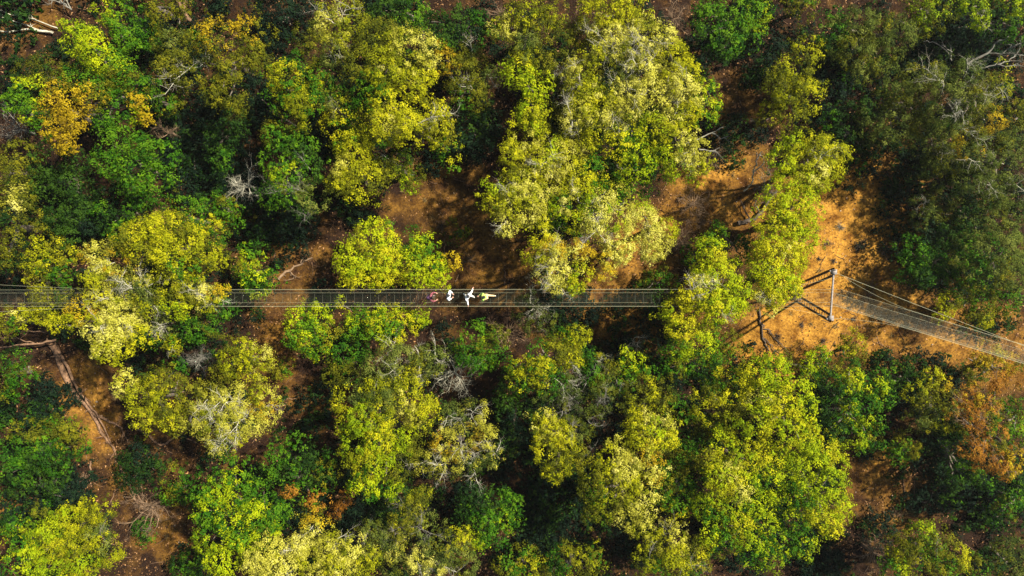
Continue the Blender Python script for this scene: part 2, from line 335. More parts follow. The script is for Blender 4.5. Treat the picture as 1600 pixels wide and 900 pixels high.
# --- the big yellow cluster, top centre
T('olive yellow crown at the top left corner of the big yellow cluster',10,'Y',[(815,22,34,'YO'),(790,42,20,'YP'),(845,45,30,'O'),(818,75,26,'YK',.3),(862,15,26,'YO')],tint=-.1,wood=1)
T('lime crown bulging from the left flank of the big yellow cluster',9.5,'L',[(815,112,30,'LY'),(835,140,24,'L'),(845,95,20,'O'),(830,175,26,'LY'),(842,195,20,'LY')])
T('dark olive crown with bare twigs in the cleft of the big yellow cluster',8,'O',[(880,70,28,'OD'),(878,110,26,'O',.4),(865,150,24,'OD'),(905,50,24,'OY'),(875,185,20,'O')],tint=-.1,wood=1)
T('yellow crown on the top edge, centre of the big yellow cluster',10,'Y',[(925,18,28,'YO'),(965,20,28,'Y'),(995,40,26,'YO'),(945,45,24,'YP',.5),(985,10,24)],tint=-.03,wood=1)
T('crown with a large bone white twig fan, upper part of the big yellow cluster',11,'P',[(955,70,26,'P',1.6),(985,72,26,'PY',1.),(1015,60,26,'PY',.8),(932,85,20,'Y'),(965,100,20,'O',.8)],wood=1,tint=-.1)
T('yellow crown at the right shoulder of the big yellow cluster',10.5,'Y',[(1040,62,24,'YP'),(1052,105,28,'Y'),(1065,130,26,'YP',.4),(1035,130,24,'P',.3),(1080,148,18,'YP'),(1075,112,18,'Y')],wood=1,tint=.02)
T('straw coloured twiggy crown at the heart of the big yellow cluster',11,'P',[(1000,110,28,'PO',.9),(1010,145,28,'P',.8),(985,150,26,'P',.5),(960,150,26,'PY',.4),(1020,85,22,'PO',.4),(965,125,20,'OK',.7)],wood=1,tint=-.12)
T('yellow tree with a tuft of bleached twigs on its left, big yellow cluster',10.5,'Y',[(905,110,24,'YP',.8),(915,135,28),(940,170,26,'YP'),(912,165,24,'Y'),(893,178,20,'P',1.8),(930,195,22,'YO')],wood=1)
T('bright yellow green crown in the lower middle of the big yellow cluster',10,'L',[(985,190,28,'LY'),(1020,200,28,'LY'),(990,225,28,'LG'),(1020,235,26,'LG'),(965,225,20,'Y',.5),(1000,255,26,'GL'),(965,175,20,'PY',.6)],wood=1)
T('pale tree with bone white side branches on the right edge of the big yellow cluster',10.5,'P',[(1055,180,24,'PY',.6),(1075,175,20,'Y'),(1062,215,24,'PY'),(1085,232,20,'P',1.5),(1072,262,24,'PL'),(1050,245,24,'YL'),(1095,262,18,'Y')],wood=1,tint=-.05)
T('amber yellow crown with thin twigs on the lower left of the big yellow cluster',9.5,'Y',[(820,215,26,'YP',.3),(850,230,28,'YL'),(800,240,20,'Y'),(845,260,26,'YP',.8),(805,275,22,'YO'),(780,298,22,'YL'),(820,295,24,'YP',.4)],wood=1)
T('yellow green tree low in the cleft of the big yellow cluster',9,'Y',[(885,250,26,'YP',.6),(905,275,26),(880,285,22),(925,265,24,'YG'),(895,225,22,'YP'),(915,235,24,'YO'),(870,235,20,'YO'),(860,280,22,'YP'),(940,300,20,'YG')],wood=1)
T('deep green crown showing between yellow ones, lower big yellow cluster',8,'G',[(945,230,26,'G'),(955,265,28,'GD'),(990,280,26,'GL'),(960,290,24,'G'),(1030,270,22,'GL')],tint=.08)
T('pale straw tree on the south west tip of the big yellow cluster',9.5,'P',[(800,320,26,'PY',.5),(790,345,20,'PY',.4),(825,330,22,'PO',.4),(768,312,18,'Y'),(840,300,22,'YP'),(845,335,20,'YP'),(815,310,22,'PY')],wood=1,tint=-.12)
T('straw yellow crown with white forked limbs, south end of the big yellow cluster',10,'P',[(905,315,28,'PY',.9),(935,320,28,'PL',.6),(930,350,24,'PY',1.1),(965,330,26,'PL'),(900,345,20,'LY'),(875,320,20,'LG')],wood=1,tint=-.05)
T('amber and straw crown whose bleached twigs hang over the bridge cables',10,'P',[(850,375,24,'YP'),(870,395,24,'PA',.8),(905,395,24,'PA',.6),(838,400,18,'Y'),(905,430,18,'YL',.4,9.),(865,422,22,'P',2.,9.),(895,450,14,'YL',.6,8.5),(870,446,14,'P',1.8,8.5)],wood=1,tint=-.03)
T('bright pale dome above the orange litter, south end of the big yellow cluster',9,'P',[(960,378,26,'P',.4),(950,405,22,'PA'),(945,420,16,'A'),(975,395,16,'P')],wood=1,tint=.06)
T('creamy pale dome at the south east tip of the big yellow cluster',8.5,'P',[(1008,355,26,'P',.3),(1020,375,22,'P'),(1042,362,20,'YP'),(1015,395,16,'YP'),(1000,330,20,'LP')],wood=1,tint=.05)
T('green tree half hidden under the pale straw crowns, left of the white limbs',6.5,'G',[(860,340,24),(870,365,20,'GD'),(850,310,20,'G')])
# --- top right: dimming towards the picture edge is put into darker leaf kinds
T('bright leaved green tree on the top edge right of the big yellow cluster',8.5,'G',[(1110,20,26),(1150,18,28),(1182,20,24,'GL'),(1140,55,28,'GD'),(1165,45,24,'G'),(1105,55,20,'DG'),(1130,75,16,'D')],tint=.08)
T('slim lime green crown against the right flank of the big yellow cluster',6,'G',[(1105,140,18,'GL'),(1108,165,20,'LG'),(1100,185,14,'G')],tint=.2)
bare('brown leafless spray on the top edge right of the yellow crowns',1058,18,38,8.5,3,9)
T('upright yellow olive crown standing alone at upper right',9,'Y',[(1262,80,24,'YO'),(1245,110,30,'YO'),(1262,140,26,'Y'),(1228,140,26,'OY',.3),(1240,172,22,'YO'),(1215,125,18,'O')],tint=-.12)
T('small olive crown on the left foot of the upright yellow olive crown',7,'O',[(1205,175,18,'YO'),(1192,185,12,'O')])
T('rounded sage green tree at upper right, near the top edge',9,'K',[(1310,45,26,'GK'),(1345,35,28,'K'),(1385,50,30,'OK'),(1412,50,24,'K'),(1375,82,28,'OK'),(1335,75,28,'KO'),(1350,108,20,'KO'),(1305,68,20,'DK')],tint=-.06)
T('olive sprig crown on the top edge above the upright yellow olive crown',6,'O',[(1262,6,20,'OG'),(1245,2,14,'O')])
T('sunlit olive lime crown on the top edge right of the rounded sage tree',8.5,'L',[(1440,8,24,'LO'),(1462,18,26,'LO'),(1448,35,16,'LO')],tint=-.12)
T('lime crown dangling pale twigs on the top edge at far right',8.5,'L',[(1525,8,22,'L'),(1535,28,14,'LK',1.)],tint=-.05,wood=1)
T('lime crown in the top right corner',7,'L',[(1590,4,18,'L')])
T('dark green crown in the top right corner under the lime one',5,'D',[(1568,28,26,'D'),(1592,40,20,'DG'),(1500,40,24,'B')])
T('shaded sage tree left of the twiggy sage tree at right',6.5,'K',[(1405,150,28,'KO'),(1440,120,26,'KO'),(1375,185,28,'DK'),(1410,190,28,'KO'),(1440,180,26,'OK'),(1360,165,18,'D'),(1390,215,20,'DK'),(1450,145,24,'KO')],tint=-.08)
T('large sage tree with a net of pale twigs and amber tufts, right side',9.5,'K',[(1480,130,28,'K',.9),(1510,120,26,'K',.9),(1552,130,26,'OY',.5),(1500,160,28,'K',1.),(1530,150,24,'KO',.7),(1545,185,26,'AO',.5),(1505,195,28,'KO',.9),(1515,220,22,'KA',.6)],wood=1,tint=-.05)
T('olive sage crown left below the twiggy sage tree',5.5,'K',[(1465,225,26,'K',.3),(1475,255,26,'KO',.4),(1450,200,20,'K'),(1490,250,20,'K')],wood=1,tint=-.08)
T('sage tree with curling twigs at the right edge, below the large sage tree',8,'K',[(1540,250,28,'K',.6),(1575,255,28,'K',.6),(1530,280,24,'K',.4),(1590,225,22,'K'),(1565,225,20,'KO'),(1570,290,28,'K',.4)],wood=1,tint=-.1)
T('olive crown on the right edge beside the amber tufts of the twiggy sage tree',7.5,'O',[(1592,188,20,'OK'),(1590,165,14,'O')])
T('small dark leafy tree between the upright yellow crown and the shaded sage tree',5,'D',[(1310,185,20,'DG'),(1322,212,18,'D'),(1350,225,22,'D')])
T('bright yellow tree left of the orange clearing, upper part',8.5,'Y',[(1240,225,22,'YL'),(1280,228,24,'Y'),(1310,240,20,'Y'),(1300,262,22,'Y'),(1268,262,28,'YP',.6),(1225,250,24,'LG'),(1250,280,26,'LY'),(1285,280,16)],tint=.05,wood=1)
# --- right: yellow column beside the clearing
T('long lime crown running down the left side of the orange clearing',8.5,'L',[(1230,295,28,'L'),(1262,305,20,'L'),(1240,330,28,'LY'),(1215,315,20,'LY',.3),(1255,350,22,'LY'),(1225,365,26,'L'),(1260,378,20,'LY'),(1225,345,26,'LY'),(1245,365,22,'LY'),(1200,345,20,'LY'),(1272,335,16,'L'),(1200,375,18,'L'),(1275,290,16,'LY')],wood=1,tint=.12,dens=.75)
T('brilliant yellow crown that hides the foot of the cable tower',9.5,'Y',[(1205,395,22,'LY'),(1232,400,24,'YP'),(1248,412,14,'Y'),(1212,430,24,'YL'),(1232,438,20,'YL',0,9.),(1214,463,17,'YP',1.6,9.),(1243,452,13,'Y',0,8.8),(1205,450,16,'Y',0,9.),(1228,458,14,'YL',0,8.8),(1190,425,20,'YL',.4,8.4),(1192,458,16,'YP',.9,8.6),(1206,482,13,'YP',1.3,8.2),(1188,400,18,'LY',0,8.)],dens=1.3,tint=.12,wood=1)
T('lime tree whose bone white forks stand beside the bridge, left of the tower',9.5,'L',[(1115,405,28,'LY'),(1130,430,26,'YL'),(1105,450,22,'PL',1.8,9.),(1140,468,28,'YL',0,9.),(1082,462,20,'Y',1.,8.8),(1110,472,22,'YL',.3,9.2),(1155,455,18,'L',0,8.8),(1060,490,28,'YL',.3),(1120,486,22,'L',.6,9.),(1065,512,18,'Y'),(1150,485,16,'L')],wood=1,tint=.14,dens=1.15)
T('soft green crown left of the long lime crown',5.5,'G',[(1125,365,20,'GL'),(1160,398,22,'GD'),(1110,385,18,'LG'),(1165,380,16,'G')])
Sh('dark round shrub left of the lime tree with white forks',2.6,'G',[(1085,400,18,'GD')])
Sh('green shrub fading into the orange litter just above the bridge',2.5,'G',[(1028,440,22,'GO'),(1050,455,18,'GO'),(1012,450,14,'OG')])
# --- right edge, middle
T('green yellow crown on the right edge above the pale dusty net',5.5,'O',[(1510,460,28,'OG'),(1540,470,24,'GO'),(1482,470,16,'YO'),(1538,498,18,'YO'),(1575,465,26,'GO'),(1475,490,14,'Y')])
T('bushy green tree right of the orange clearing',5,'G',[(1430,395,24,'G'),(1465,405,26,'GD'),(1490,430,26,'GO'),(1450,430,22,'GD'),(1430,425,18,'G'),(1500,395,26,'GK')])
T('sage green tree on the right edge level with the orange clearing',8,'K',[(1540,390,30,'KG'),(1575,400,28,'K'),(1560,425,26,'KO'),(1590,430,22,'K'),(1535,420,22,'GK'),(1585,375,22,'K')],tint=-.06)
T('dim sage tree above the bushy green tree, right of the clearing',5,'K',[(1450,325,22,'K',.5),(1480,315,26,'KO'),(1510,330,28,'KD',.3),(1550,325,28,'KO'),(1585,335,24,'K'),(1530,355,26,'DK')],wood=1,tint=-.15)
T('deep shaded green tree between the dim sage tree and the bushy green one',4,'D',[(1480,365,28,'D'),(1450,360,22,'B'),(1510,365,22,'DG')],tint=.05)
# --- left middle
T('yellow tree with white twigs standing over the bridge at left, its biggest crown',11,'Y',[(200,370,26,'YO'),(235,355,30,'Y'),(262,365,26,'YO'),(225,390,28,'YO'),(255,395,26,'Y'),(290,385,26,'YO'),(318,400,22,'YO'),(275,420,24,'YG',.3),(335,405,14,'Y'),(262,440,24,'YO',.3,10.)],tint=-.02)
T('straw and amber crown with white limbs, left half of the big tree over the bridge',10,'P',[(150,400,22,'PA',.3),(175,410,26,'PA',.5),(155,425,18,'YP'),(185,435,24,'PO',.4),(215,450,26,'KP',1.6,10.),(140,440,16,'Y',0,9.5),(150,462,18,'YP',0,9.3),(180,468,22,'PY',.4,9.6),(225,474,22,'YK',.6,9.6)],tint=-.08,wood=1)
T('brilliant cream yellow dome just below the bridge at left',10.5,'P',[(185,495,26,'P',.3),(205,520,24,'PY',.4),(170,520,26,'P'),(160,545,22,'YP'),(150,505,22,'PY',.8),(182,548,18,'Y'),(125,485,18,'A'),(110,500,14,'Y'),(85,508,12,'Y')],tint=.02,wood=1)
T('yellow crown with a white twig plume on the bridge cables, right of the big tree',9.5,'Y',[(262,472,24,'YL',0,9.3),(298,455,22,'YO',.4,9.4),(318,464,20,'PY',1.6,9.2),(338,461,15,'PA',.8,9.),(290,480,20,'YG',0,9.)],wood=1)
T('green tree below the bridge behind the cream yellow dome',8,'G',[(240,525,26,'GD'),(320,495,28,'GO'),(290,510,24,'GD'),(340,485,18,'G'),(255,510,20,'K',1.6),(268,540,14,'YO',.5),(310,515,20,'G')],wood=1)
T('mid green crown above the big yellow tree at left',8.5,'G',[(285,330,28,'GO'),(310,345,26,'GY'),(325,370,22,'GO'),(275,350,20,'GO')],tint=.12)
T('slender green crown right of the mid green crown, left middle',7.5,'G',[(352,325,20,'GO'),(362,345,16,'GO'),(340,315,14)])
T('olive yellow round crown on the bridge line at the far left',6.6,'O',[(60,395,24,'OY'),(90,395,22,'OY'),(75,420,26,'OG'),(45,410,18,'YO'),(95,425,18,'GO'),(55,440,18,'YO'),(70,470,26,'OY'),(100,460,16,'OG'),(60,490,16,'Y')])
T('olive straw crown on the left edge above the bridge',8,'O',[(15,318,22,'OP'),(32,312,18,'PO'),(10,345,22,'OD'),(20,385,26,'OD'),(8,410,16,'OD')],tint=-.06)
T('dark green tree above the olive yellow round crown, far left',6.5,'D',[(85,340,28,'D'),(115,330,24,'D'),(60,345,22,'DO'),(105,365,22,'D'),(130,350,18,'B')],tint=.1)
T('fresh dark green crown beside the big yellow tree at left',7,'G',[(175,345,20,'GD'),(155,330,18,'GD'),(180,365,16,'G'),(210,325,20,'GD'),(225,310,18,'G')])
T('green crown just above the bridge right of the white twig plume',5.2,'G',[(388,400,20,'GL'),(378,420,20,'GO'),(395,438,20,'GL'),(420,435,16,'GD'),(402,445,16)],tint=.08)
T('green yellow tuft at the left edge just below the bridge',7,'Y',[(8,495,16,'YO'),(25,505,14,'YG'),(5,520,12,'O'),(30,490,12,'YP')])
T('green tree on the left edge beside the leaning bare logs',7,'G',[(10,565,22,'GD'),(22,590,22,'GO'),(5,610,18,'OG')])
# --- centre
T('brilliant lime tree under the bridge in the middle, upper half',6.0,'L',[(575,370,28,'LO'),(600,358,16,'LG'),(548,405,30,'L'),(592,400,32,'LY'),(620,415,28,'LY'),(562,428,24,'LY'),(600,430,22,'LY'),(540,436,14,'Y')],tint=.16)
T('lime crown grown together with the brilliant lime tree, its right partner',5.9,'L',[(648,380,24,'LG'),(665,405,26,'LG'),(680,422,22,'L'),(650,425,24,'LY'),(685,436,14,'L'),(706,408,12,'A'),(640,405,20,'GL')],tint=.12)
T('lime yellow crown directly below the bridge, beneath the brilliant lime tree',5.9,'L',[(560,500,22,'LG'),(590,497,22,'LY'),(625,498,24,'LY'),(652,496,18,'L'),(605,510,24,'LG'),(575,510,22,'G'),(610,532,18,'LY'),(530,474,10,'YL'),(550,515,18,'G')],tint=.1)
T('round leafy green crown below the bridge, left of the lime yellow crown',6.5,'G',[(468,500,24,'GL'),(495,498,22,'GL'),(480,525,26,'GL'),(460,530,20,'G'),(505,525,18,'GO'),(490,545,16,'G')],tint=.2)
T('olive green understorey crown below the round leafy crown',5,'O',[(535,560,24,'OG'),(555,580,24,'OG'),(525,585,18,'O'),(560,550,18,'GO')],tint=-.05)
T('green yellow tree below the walkers, left of a brown leafless bush',7,'G',[(740,530,22,'GO'),(765,545,24,'GL'),(750,565,22,'G'),(735,560,18,'G'),(778,525,16,'O'),(725,550,16,'GD')])
bare('brown leafless bush below the walkers',792,522,36,5.5,3,10,name='bare_bush',cat='bare bush')
Sh('lone green bush on the brown clearing above the walkers',2.2,'G',[(715,362,16,'GO')],tint=-.05)
Sh('dark green bush left of the brilliant lime tree above the bridge',2.5,'D',[(430,350,28,'B'),(405,375,24,'D'),(465,345,24,'B')])
bare('pale ghostly tree whose twigs reach across the lower cables, right of the walkers',835,482,38,5.5,1,9,thick=.8)
T('sage crown around the pale ghostly tree',4.5,'K',[(832,490,26,'K'),(850,505,20,'KO'),(822,470,16,'K')],tint=-.15,dens=.6)
bare('thin pale sapling alone on the dark litter under the bridge',992,535,26,4,1,4,name='bare_sapling',cat='bare sapling',thick=.7)
T('yellow green tree below the bridge at centre, its top a rounded point',8.5,'Y',[(882,535,24,'YG'),(865,555,26,'YO'),(840,575,26,'YG'),(890,560,20,'YO',.4),(815,590,24,'GY'),(905,530,18,'Y'),(840,555,18,'YG'),(800,575,16,'GY'),(855,590,24,'GY',.5),(880,590,20,'KG',.8)],tint=-.08,wood=1)
T('green tree with upright pale stems, right of the rounded yellow green tree',7.5,'G',[(930,585,26,'GO',.6),(965,595,26,'GO',.4),(985,570,22,'GL'),(945,605,22,'KG',.6),(920,560,16,'G'),(1005,590,18,'GO')],wood=1,tint=.05)
T('fresh green tree below the lime tree with white forks',7,'G',[(1065,545,24,'GL'),(1100,540,26,'GL'),(1085,570,26,'GL'),(1120,560,20,'GO'),(1050,575,20,'GO'),(1110,515,18,'GO'),(1140,540,18,'OG')],tint=.05)
# --- lower right of the tower
T('small yellow tufted tree below the tower on the orange soil',5,'Y',[(1335,535,18,'YO'),(1322,555,16,'YG'),(1345,555,14,'O')])
T('leafy green yellow tree under the orange clearing, left of the dark bushes',6.5,'G',[(1280,565,22,'GL'),(1300,585,22,'GO',.4),(1265,585,20,'GL'),(1330,580,20,'GO',.4),(1225,565,16,'LO')],wood=1)
T('dark green bushy tree under the dusty net at right',6,'D',[(1400,590,22,'DG'),(1425,585,20,'D'),(1375,600,22,'GD'),(1440,605,18,'D')],tint=.1)
# --- bottom left
T('green tree on the left edge, left of the eroded gully',7,'G',[(40,690,24,'GO'),(70,675,24,'OG'),(98,672,22,'O'),(105,700,20,'OG'),(55,715,24,'DG'),(20,710,24,'G'),(80,725,22,'GD',.3),(15,740,20,'DG')],tint=.02)
T('dark green crown below the green tree left of the gully',5.5,'D',[(55,745,24,'DG'),(80,755,20,'D'),(100,780,20,'B'),(30,760,20,'D')],tint=.1)
T('feathery yellow green tree in the bottom left corner',9,'L',[(60,825,28,'LO'),(95,820,26,'LY'),(130,815,24,'YO'),(155,800,20,'YO'),(30,845,26,'LG'),(70,860,30,'LY'),(110,855,28,'YO',.3),(150,840,24,'YK',.4),(25,885,28,'LG'),(70,890,26,'L'),(120,885,26,'YL'),(165,870,22,'YO'),(10,820,18,'DG')],tint=-.02)
Sh('black green bush in the pit beside the gully',3.5,'D',[(215,725,26,'DB'),(238,735,20,'D'),(205,750,20,'D')])
Sh('olive green round bush right of the gully, above the bright green tree',4,'O',[(278,755,24,'OG'),(265,775,18,'OG'),(290,780,16,'GD')])
Sh('small fresh green bush below the dark grey twigs, bottom left',2.6,'G',[(215,832,16,'G'),(225,845,12,'GD')])
bare('dark grey twig skeleton in the shade by the gully',232,795,46,4,3,10,name='bare_bush',cat='bare bush')
Sh('low dark green bush on the bottom edge left of the bright green tree',3,'D',[(290,885,22,'DG'),(320,890,20,'GD'),(275,895,16,'D')])
T('large bright green tree at the bottom, left of centre',9.5,'G',[(365,745,24,'G'),(335,770,26,'GL'),(370,780,28,'LG'),(400,775,22,'G'),(320,800,26,'GL'),(355,815,30,'LG'),(395,810,24,'GL',.3),(330,845,26,'LG'),(375,850,28,'LG'),(410,845,22,'LG'),(345,880,24,'L'),(310,775,16,'G'),(425,800,18,'G')],tint=.08)
T('yellow olive tree left of the silver twig tree, below the big yellow tree',9,'Y',[(190,600,22,'YP'),(215,620,26,'YO'),(245,600,24,'OY'),(250,635,28,'YO'),(222,655,20,'YO'),(265,660,22,'OY'),(270,580,18,'OG'),(285,610,22,'O')],tint=-.04)
T('silver twig tree with straw leaves in the lower left',9.5,'P',[(320,625,24,'PO',1.),(350,630,26,'P',1.6),(330,660,26,'PY',1.),(370,660,28,'P',1.6),(345,690,20,'PY',.8),(405,640,24,'PA',.9),(410,620,18,'YP'),(300,650,22,'YP',.3)],wood=1,tint=-.15)
T('yellow olive crown right of the dark twig bush, below the bridge at left',8,'Y',[(375,545,22,'YO'),(395,560,22,'YP'),(360,570,22,'YO'),(390,585,20,'YO'),(412,565,14,'PY'),(345,580,18,'O')],tint=-.03)
bare('dark bare twig bush left of the yellow olive crown, below the bridge',298,565,34,6,2,9,name='bare_bush',cat='bare bush')
Sh('small olive bush on the orange patch below the round leafy crown',3,'O',[(445,572,12,'OG'),(435,585,12,'O')])
# --- bottom centre
T('green crown with rusty sprigs right of the silver twig tree',7,'D',[(425,725,24,'DG'),(460,715,24,'DG'),(490,725,26,'DG'),(470,750,26,'GD'),(505,745,18,'DO'),(450,768,12,'R'),(492,785,14,'R'),(440,745,18,'DG')],tint=.1)
T('dense yellow green tree in the bottom centre, left of the twiggy straw tree',9.5,'Y',[(545,625,26,'YK',.3),(590,615,26,'YK'),(560,660,30,'YL'),(600,650,28,'YK'),(635,625,26,'YP'),(655,650,24,'YP'),(590,690,28,'YL'),(555,700,26,'YL'),(575,730,28,'YL'),(610,725,24,'LO'),(630,690,24,'LO'),(570,760,24,'LG'),(605,765,20,'GL'),(665,635,14,'Y')],tint=-.03)
T('straw tree of knobbly half bare branches right of the dense yellow green tree',8.5,'P',[(735,655,24,'PK',1.),(755,680,20,'PK',.9),(720,690,26,'AP',.7),(690,695,22,'PA',.9),(660,725,22,'PO',.6),(695,725,22,'PO',.8),(735,725,24,'PK',.8),(765,715,18,'PK',.5),(700,650,18,'K',1.2)],wood=1,tint=-.2,dens=.75)
bare('bone white skeleton tree above the straw tree, bottom centre',708,585,46,9,1,11,flat=.35)
T('sage tree with sprawling bare limbs below the lime yellow crown',7.5,'K',[(620,560,28,'K',.9),(655,570,24,'KO',1.),(590,580,24,'K',.7),(640,595,24,'KY',.7),(680,560,20,'K',1.),(600,600,20,'OK')],wood=1,tint=-.05)
T('cream coloured tree on the bottom edge, left of centre',10,'P',[(415,865,26,'P'),(440,880,28,'P',.4),(425,895,24,'PY'),(460,860,18,'P',.8),(395,885,18,'P')],wood=1,tint=.02)
T('straw tree with open pale branches on the bottom edge, second from the cream tree',9.5,'P',[(490,820,22,'PA',.5),(480,850,16,'P',.8),(510,860,26,'PY',.5),(540,870,24,'PY'),(490,880,24,'PY'),(520,890,22,'YP'),(555,885,22,'YO'),(575,875,16,'Y')],wood=1,tint=-.08)
T('olive sage feathery tree with grey twigs on the bottom edge at centre left',8,'K',[(595,850,26,'KP',.9),(575,830,20,'KO',.5),(615,880,24,'KO',.6),(640,800,26,'OY',.5),(655,780,18,'OY'),(660,830,24,'KO',1.2),(625,825,20,'O',.5)],wood=2,tint=-.05)
T('rounded straw olive crown on the bottom edge, left of the deep green tree',8.5,'K',[(705,865,28,'KO'),(680,880,22,'KP',.6),(725,885,20,'KO'),(715,845,18,'KY'),(655,885,22,'KP',.8)],wood=1)
T('deep green tree at the bottom centre, right of the grey twigs',7.5,'G',[(745,790,24,'DG'),(775,785,24,'GD'),(800,790,20,'G'),(760,820,26,'G'),(790,815,22,'GL'),(750,845,22,'GL'),(730,810,20,'D'),(780,840,16,'G'),(735,775,18,'D')],tint=.06)
T('small leafy green crown under the bright green tree and cream tree',5.5,'G',[(430,815,20,'GL'),(440,795,16,'G'),(415,820,14,'LG'),(410,770,18,'DG')],tint=.1)
Sh('dark bush in the black gap below the dense yellow green tree',3,'D',[(600,800,22,'DB'),(560,800,24,'B'),(540,830,24,'B'),(625,770,18,'D')])
Sh('reddish brown dry bush between the rusty sprigs and the yellow green tree',2.8,'R',[(535,785,14,'R'),(525,800,12,'R')],tint=-.3)
T('olive crown on the bottom edge at the very centre',6.5,'O',[(815,875,24,'OG'),(835,890,22,'OY'),(790,890,18,'OG')])
T('yellow olive crown on the bottom edge right of the very centre',7,'O',[(885,875,24,'OG'),(915,885,24,'OY'),(865,890,18,'OG',.8),(930,870,16,'GO')])
# --- bottom right cluster
T('oval yellow crown at the left end of the large lower right cluster',9.5,'Y',[(850,665,20,'YP'),(868,680,24,'YP'),(855,705,24,'YO'),(875,722,24,'YO'),(865,745,16,'YO'),(885,690,20,'Y',.5),(902,715,22,'OY',.4,8.6),(898,675,20,'KO',.8,8.4)],tint=-.02)
T('domed straw yellow tree left in the large lower right cluster',11,'P',[(960,715,26,'PY'),(1000,705,28,'PY'),(1015,735,26,'PA'),(975,745,28,'YP'),(940,745,24,'YO'),(1005,775,26,'PY'),(985,800,26,'P'),(950,790,26,'YO'),(925,770,24,'OG'),(1000,820,18,'YP'),(930,805,22,'GO')],tint=-.12)
T('yellow crown with bright tips above the domed straw yellow tree',10,'Y',[(1005,660,20,'YP'),(1035,665,22,'PY'),(1020,685,20,'YL'),(1045,685,18,'Y'),(990,672,16,'Y')],tint=.03)
T('grey twiggy olive tree at the upper left of the lower right cluster',8,'K',[(870,610,26,'K',1.2),(905,620,28,'K',1.2),(940,625,24,'KO',1.),(880,640,22,'OK',.8),(850,620,20,'KD',.5),(920,660,20,'KO',.9)],wood=2,tint=-.2,dens=.7)
T('olive crown above the gap in the lower right cluster',8.5,'O',[(1005,620,26,'OY'),(1035,625,24,'O'),(1060,640,22,'OG'),(985,635,18,'OK')],tint=-.05)
T('green crown in the shaded middle of the lower right cluster',8,'G',[(1050,715,26,'GO'),(1075,700,26,'GO'),(1060,745,28,'GO'),(1040,770,22,'OG',.4),(1080,735,22,'OG'),(1060,790,24,'YG'),(1045,740,18,'G')],tint=.04)
T('twiggy olive yellow tree at the foot of the lower right cluster',8.5,'O',[(1025,850,24,'YO',.7),(1050,845,24,'YP',.5),(1015,880,22,'YO',.5),(1055,880,26,'OY',.6),(1085,865,24,'OY'),(1040,890,20,'OG'),(1090,890,20,'OG')],wood=2,tint=-.03)
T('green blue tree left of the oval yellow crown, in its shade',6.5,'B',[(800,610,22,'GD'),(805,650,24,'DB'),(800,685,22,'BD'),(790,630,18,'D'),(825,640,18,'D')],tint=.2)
T('olive yellow crown at the top left of the lower right giant',9.5,'O',[(1115,640,26,'OY'),(1150,600,26,'YG'),(1140,625,26,'OY'),(1110,670,22,'OG'),(1145,660,24,'OY'),(1120,610,20,'OG')],tint=.05)
T('large lime yellow giant at lower right, its upper crown',11,'L',[(1185,590,26,'LY'),(1215,585,26,'L'),(1245,610,24,'L'),(1180,625,28,'YP'),(1215,630,30,'LY'),(1250,645,24,'L'),(1190,665,26,'YL'),(1230,675,28,'LY'),(1265,680,22,'LY'),(1260,700,22,'L')],tint=.08)
T('large lime yellow giant at lower right, its right hand crown',10.5,'L',[(1290,705,24,'LY'),(1305,728,20,'YL'),(1270,735,28,'L'),(1300,765,24,'L'),(1260,775,28,'LG'),(1315,795,20,'YL'),(1285,805,26,'LY'),(1250,815,26,'LG'),(1300,825,18,'YL')],tint=.06)
T('large lime yellow giant at lower right, its pale peaked left crown',10.5,'L',[(1130,700,24,'LY'),(1160,715,26,'LY'),(1145,745,26,'PY'),(1165,755,22,'PL'),(1120,745,22,'YL'),(1195,720,26,'LY'),(1200,755,26,'LG'),(1225,725,24,'L'),(1110,720,18,'OY')],tint=.06)
T('large lime yellow giant at lower right, its lowest crown on the dark gap',9.5,'L',[(1110,790,26,'LG'),(1145,785,24,'LY'),(1180,790,24,'GL'),(1120,825,26,'LG'),(1155,815,24,'YL'),(1190,825,28,'LG'),(1225,845,24,'LG'),(1175,855,26,'LG'),(1205,870,22,'LG'),(1255,850,20,'GL'),(1135,850,18,'GO'),(1225,785,22,'GL')],tint=.0)
T('leafy green tree beside the giant, left of the rust coloured tree',8.5,'G',[(1300,605,24,'GD'),(1335,605,26,'GL'),(1370,610,22,'GL'),(1385,625,18,'G'),(1310,640,26,'GD'),(1350,645,28,'GL'),(1335,680,24,'GL'),(1365,690,18,'GO'),(1300,670,20,'D'),(1280,640,20,'DG')],tint=.02)
T('small round olive green crown alone below the leafy green tree',6,'G',[(1410,690,18,'GO'),(1425,705,16,'OG'),(1405,712,14,'G')],tint=.1)
T('olive sage tree with golden tips left of the rust coloured tree',8,'O',[(1445,615,18,'YO'),(1460,645,24,'OK'),(1440,655,18,'OK'),(1475,660,18,'YO'),(1475,605,18,'AO'),(1460,590,14,'Y')])
T('rust orange tree at the right edge of the picture',9,'R',[(1520,630,22,'RA'),(1545,620,20,'RO'),(1530,665,20,'R'),(1550,645,18,'RA'),(1525,700,18,'R'),(1540,720,18,'R'),(1560,690,20,'RO'),(1570,725,18,'RA'),(1590,715,18,'AR'),(1490,640,14,'RO'),(1560,600,16,'R'),(1550,665,18,'GO'),(1512,662,14,'RO'),(1580,735,14,'AR'),(1520,612,14,'RA')],twig=.5,wood=3,tint=0,dens=.9)
T('green olive crown on the right edge beside the rust orange tree',7.5,'O',[(1580,660,22,'OG'),(1592,680,18,'LG'),(1570,640,16,'OG'),(1595,640,16,'OG')])
T('orange and cream bush tree under the dusty net on the right edge',6.8,'A',[(1555,555,18,'PA',.4),(1575,575,18,'RA'),(1540,575,16,'AO'),(1590,585,18,'RO'),(1525,590,16,'OG'),(1535,560,12,'A')],tint=-.08,wood=1)
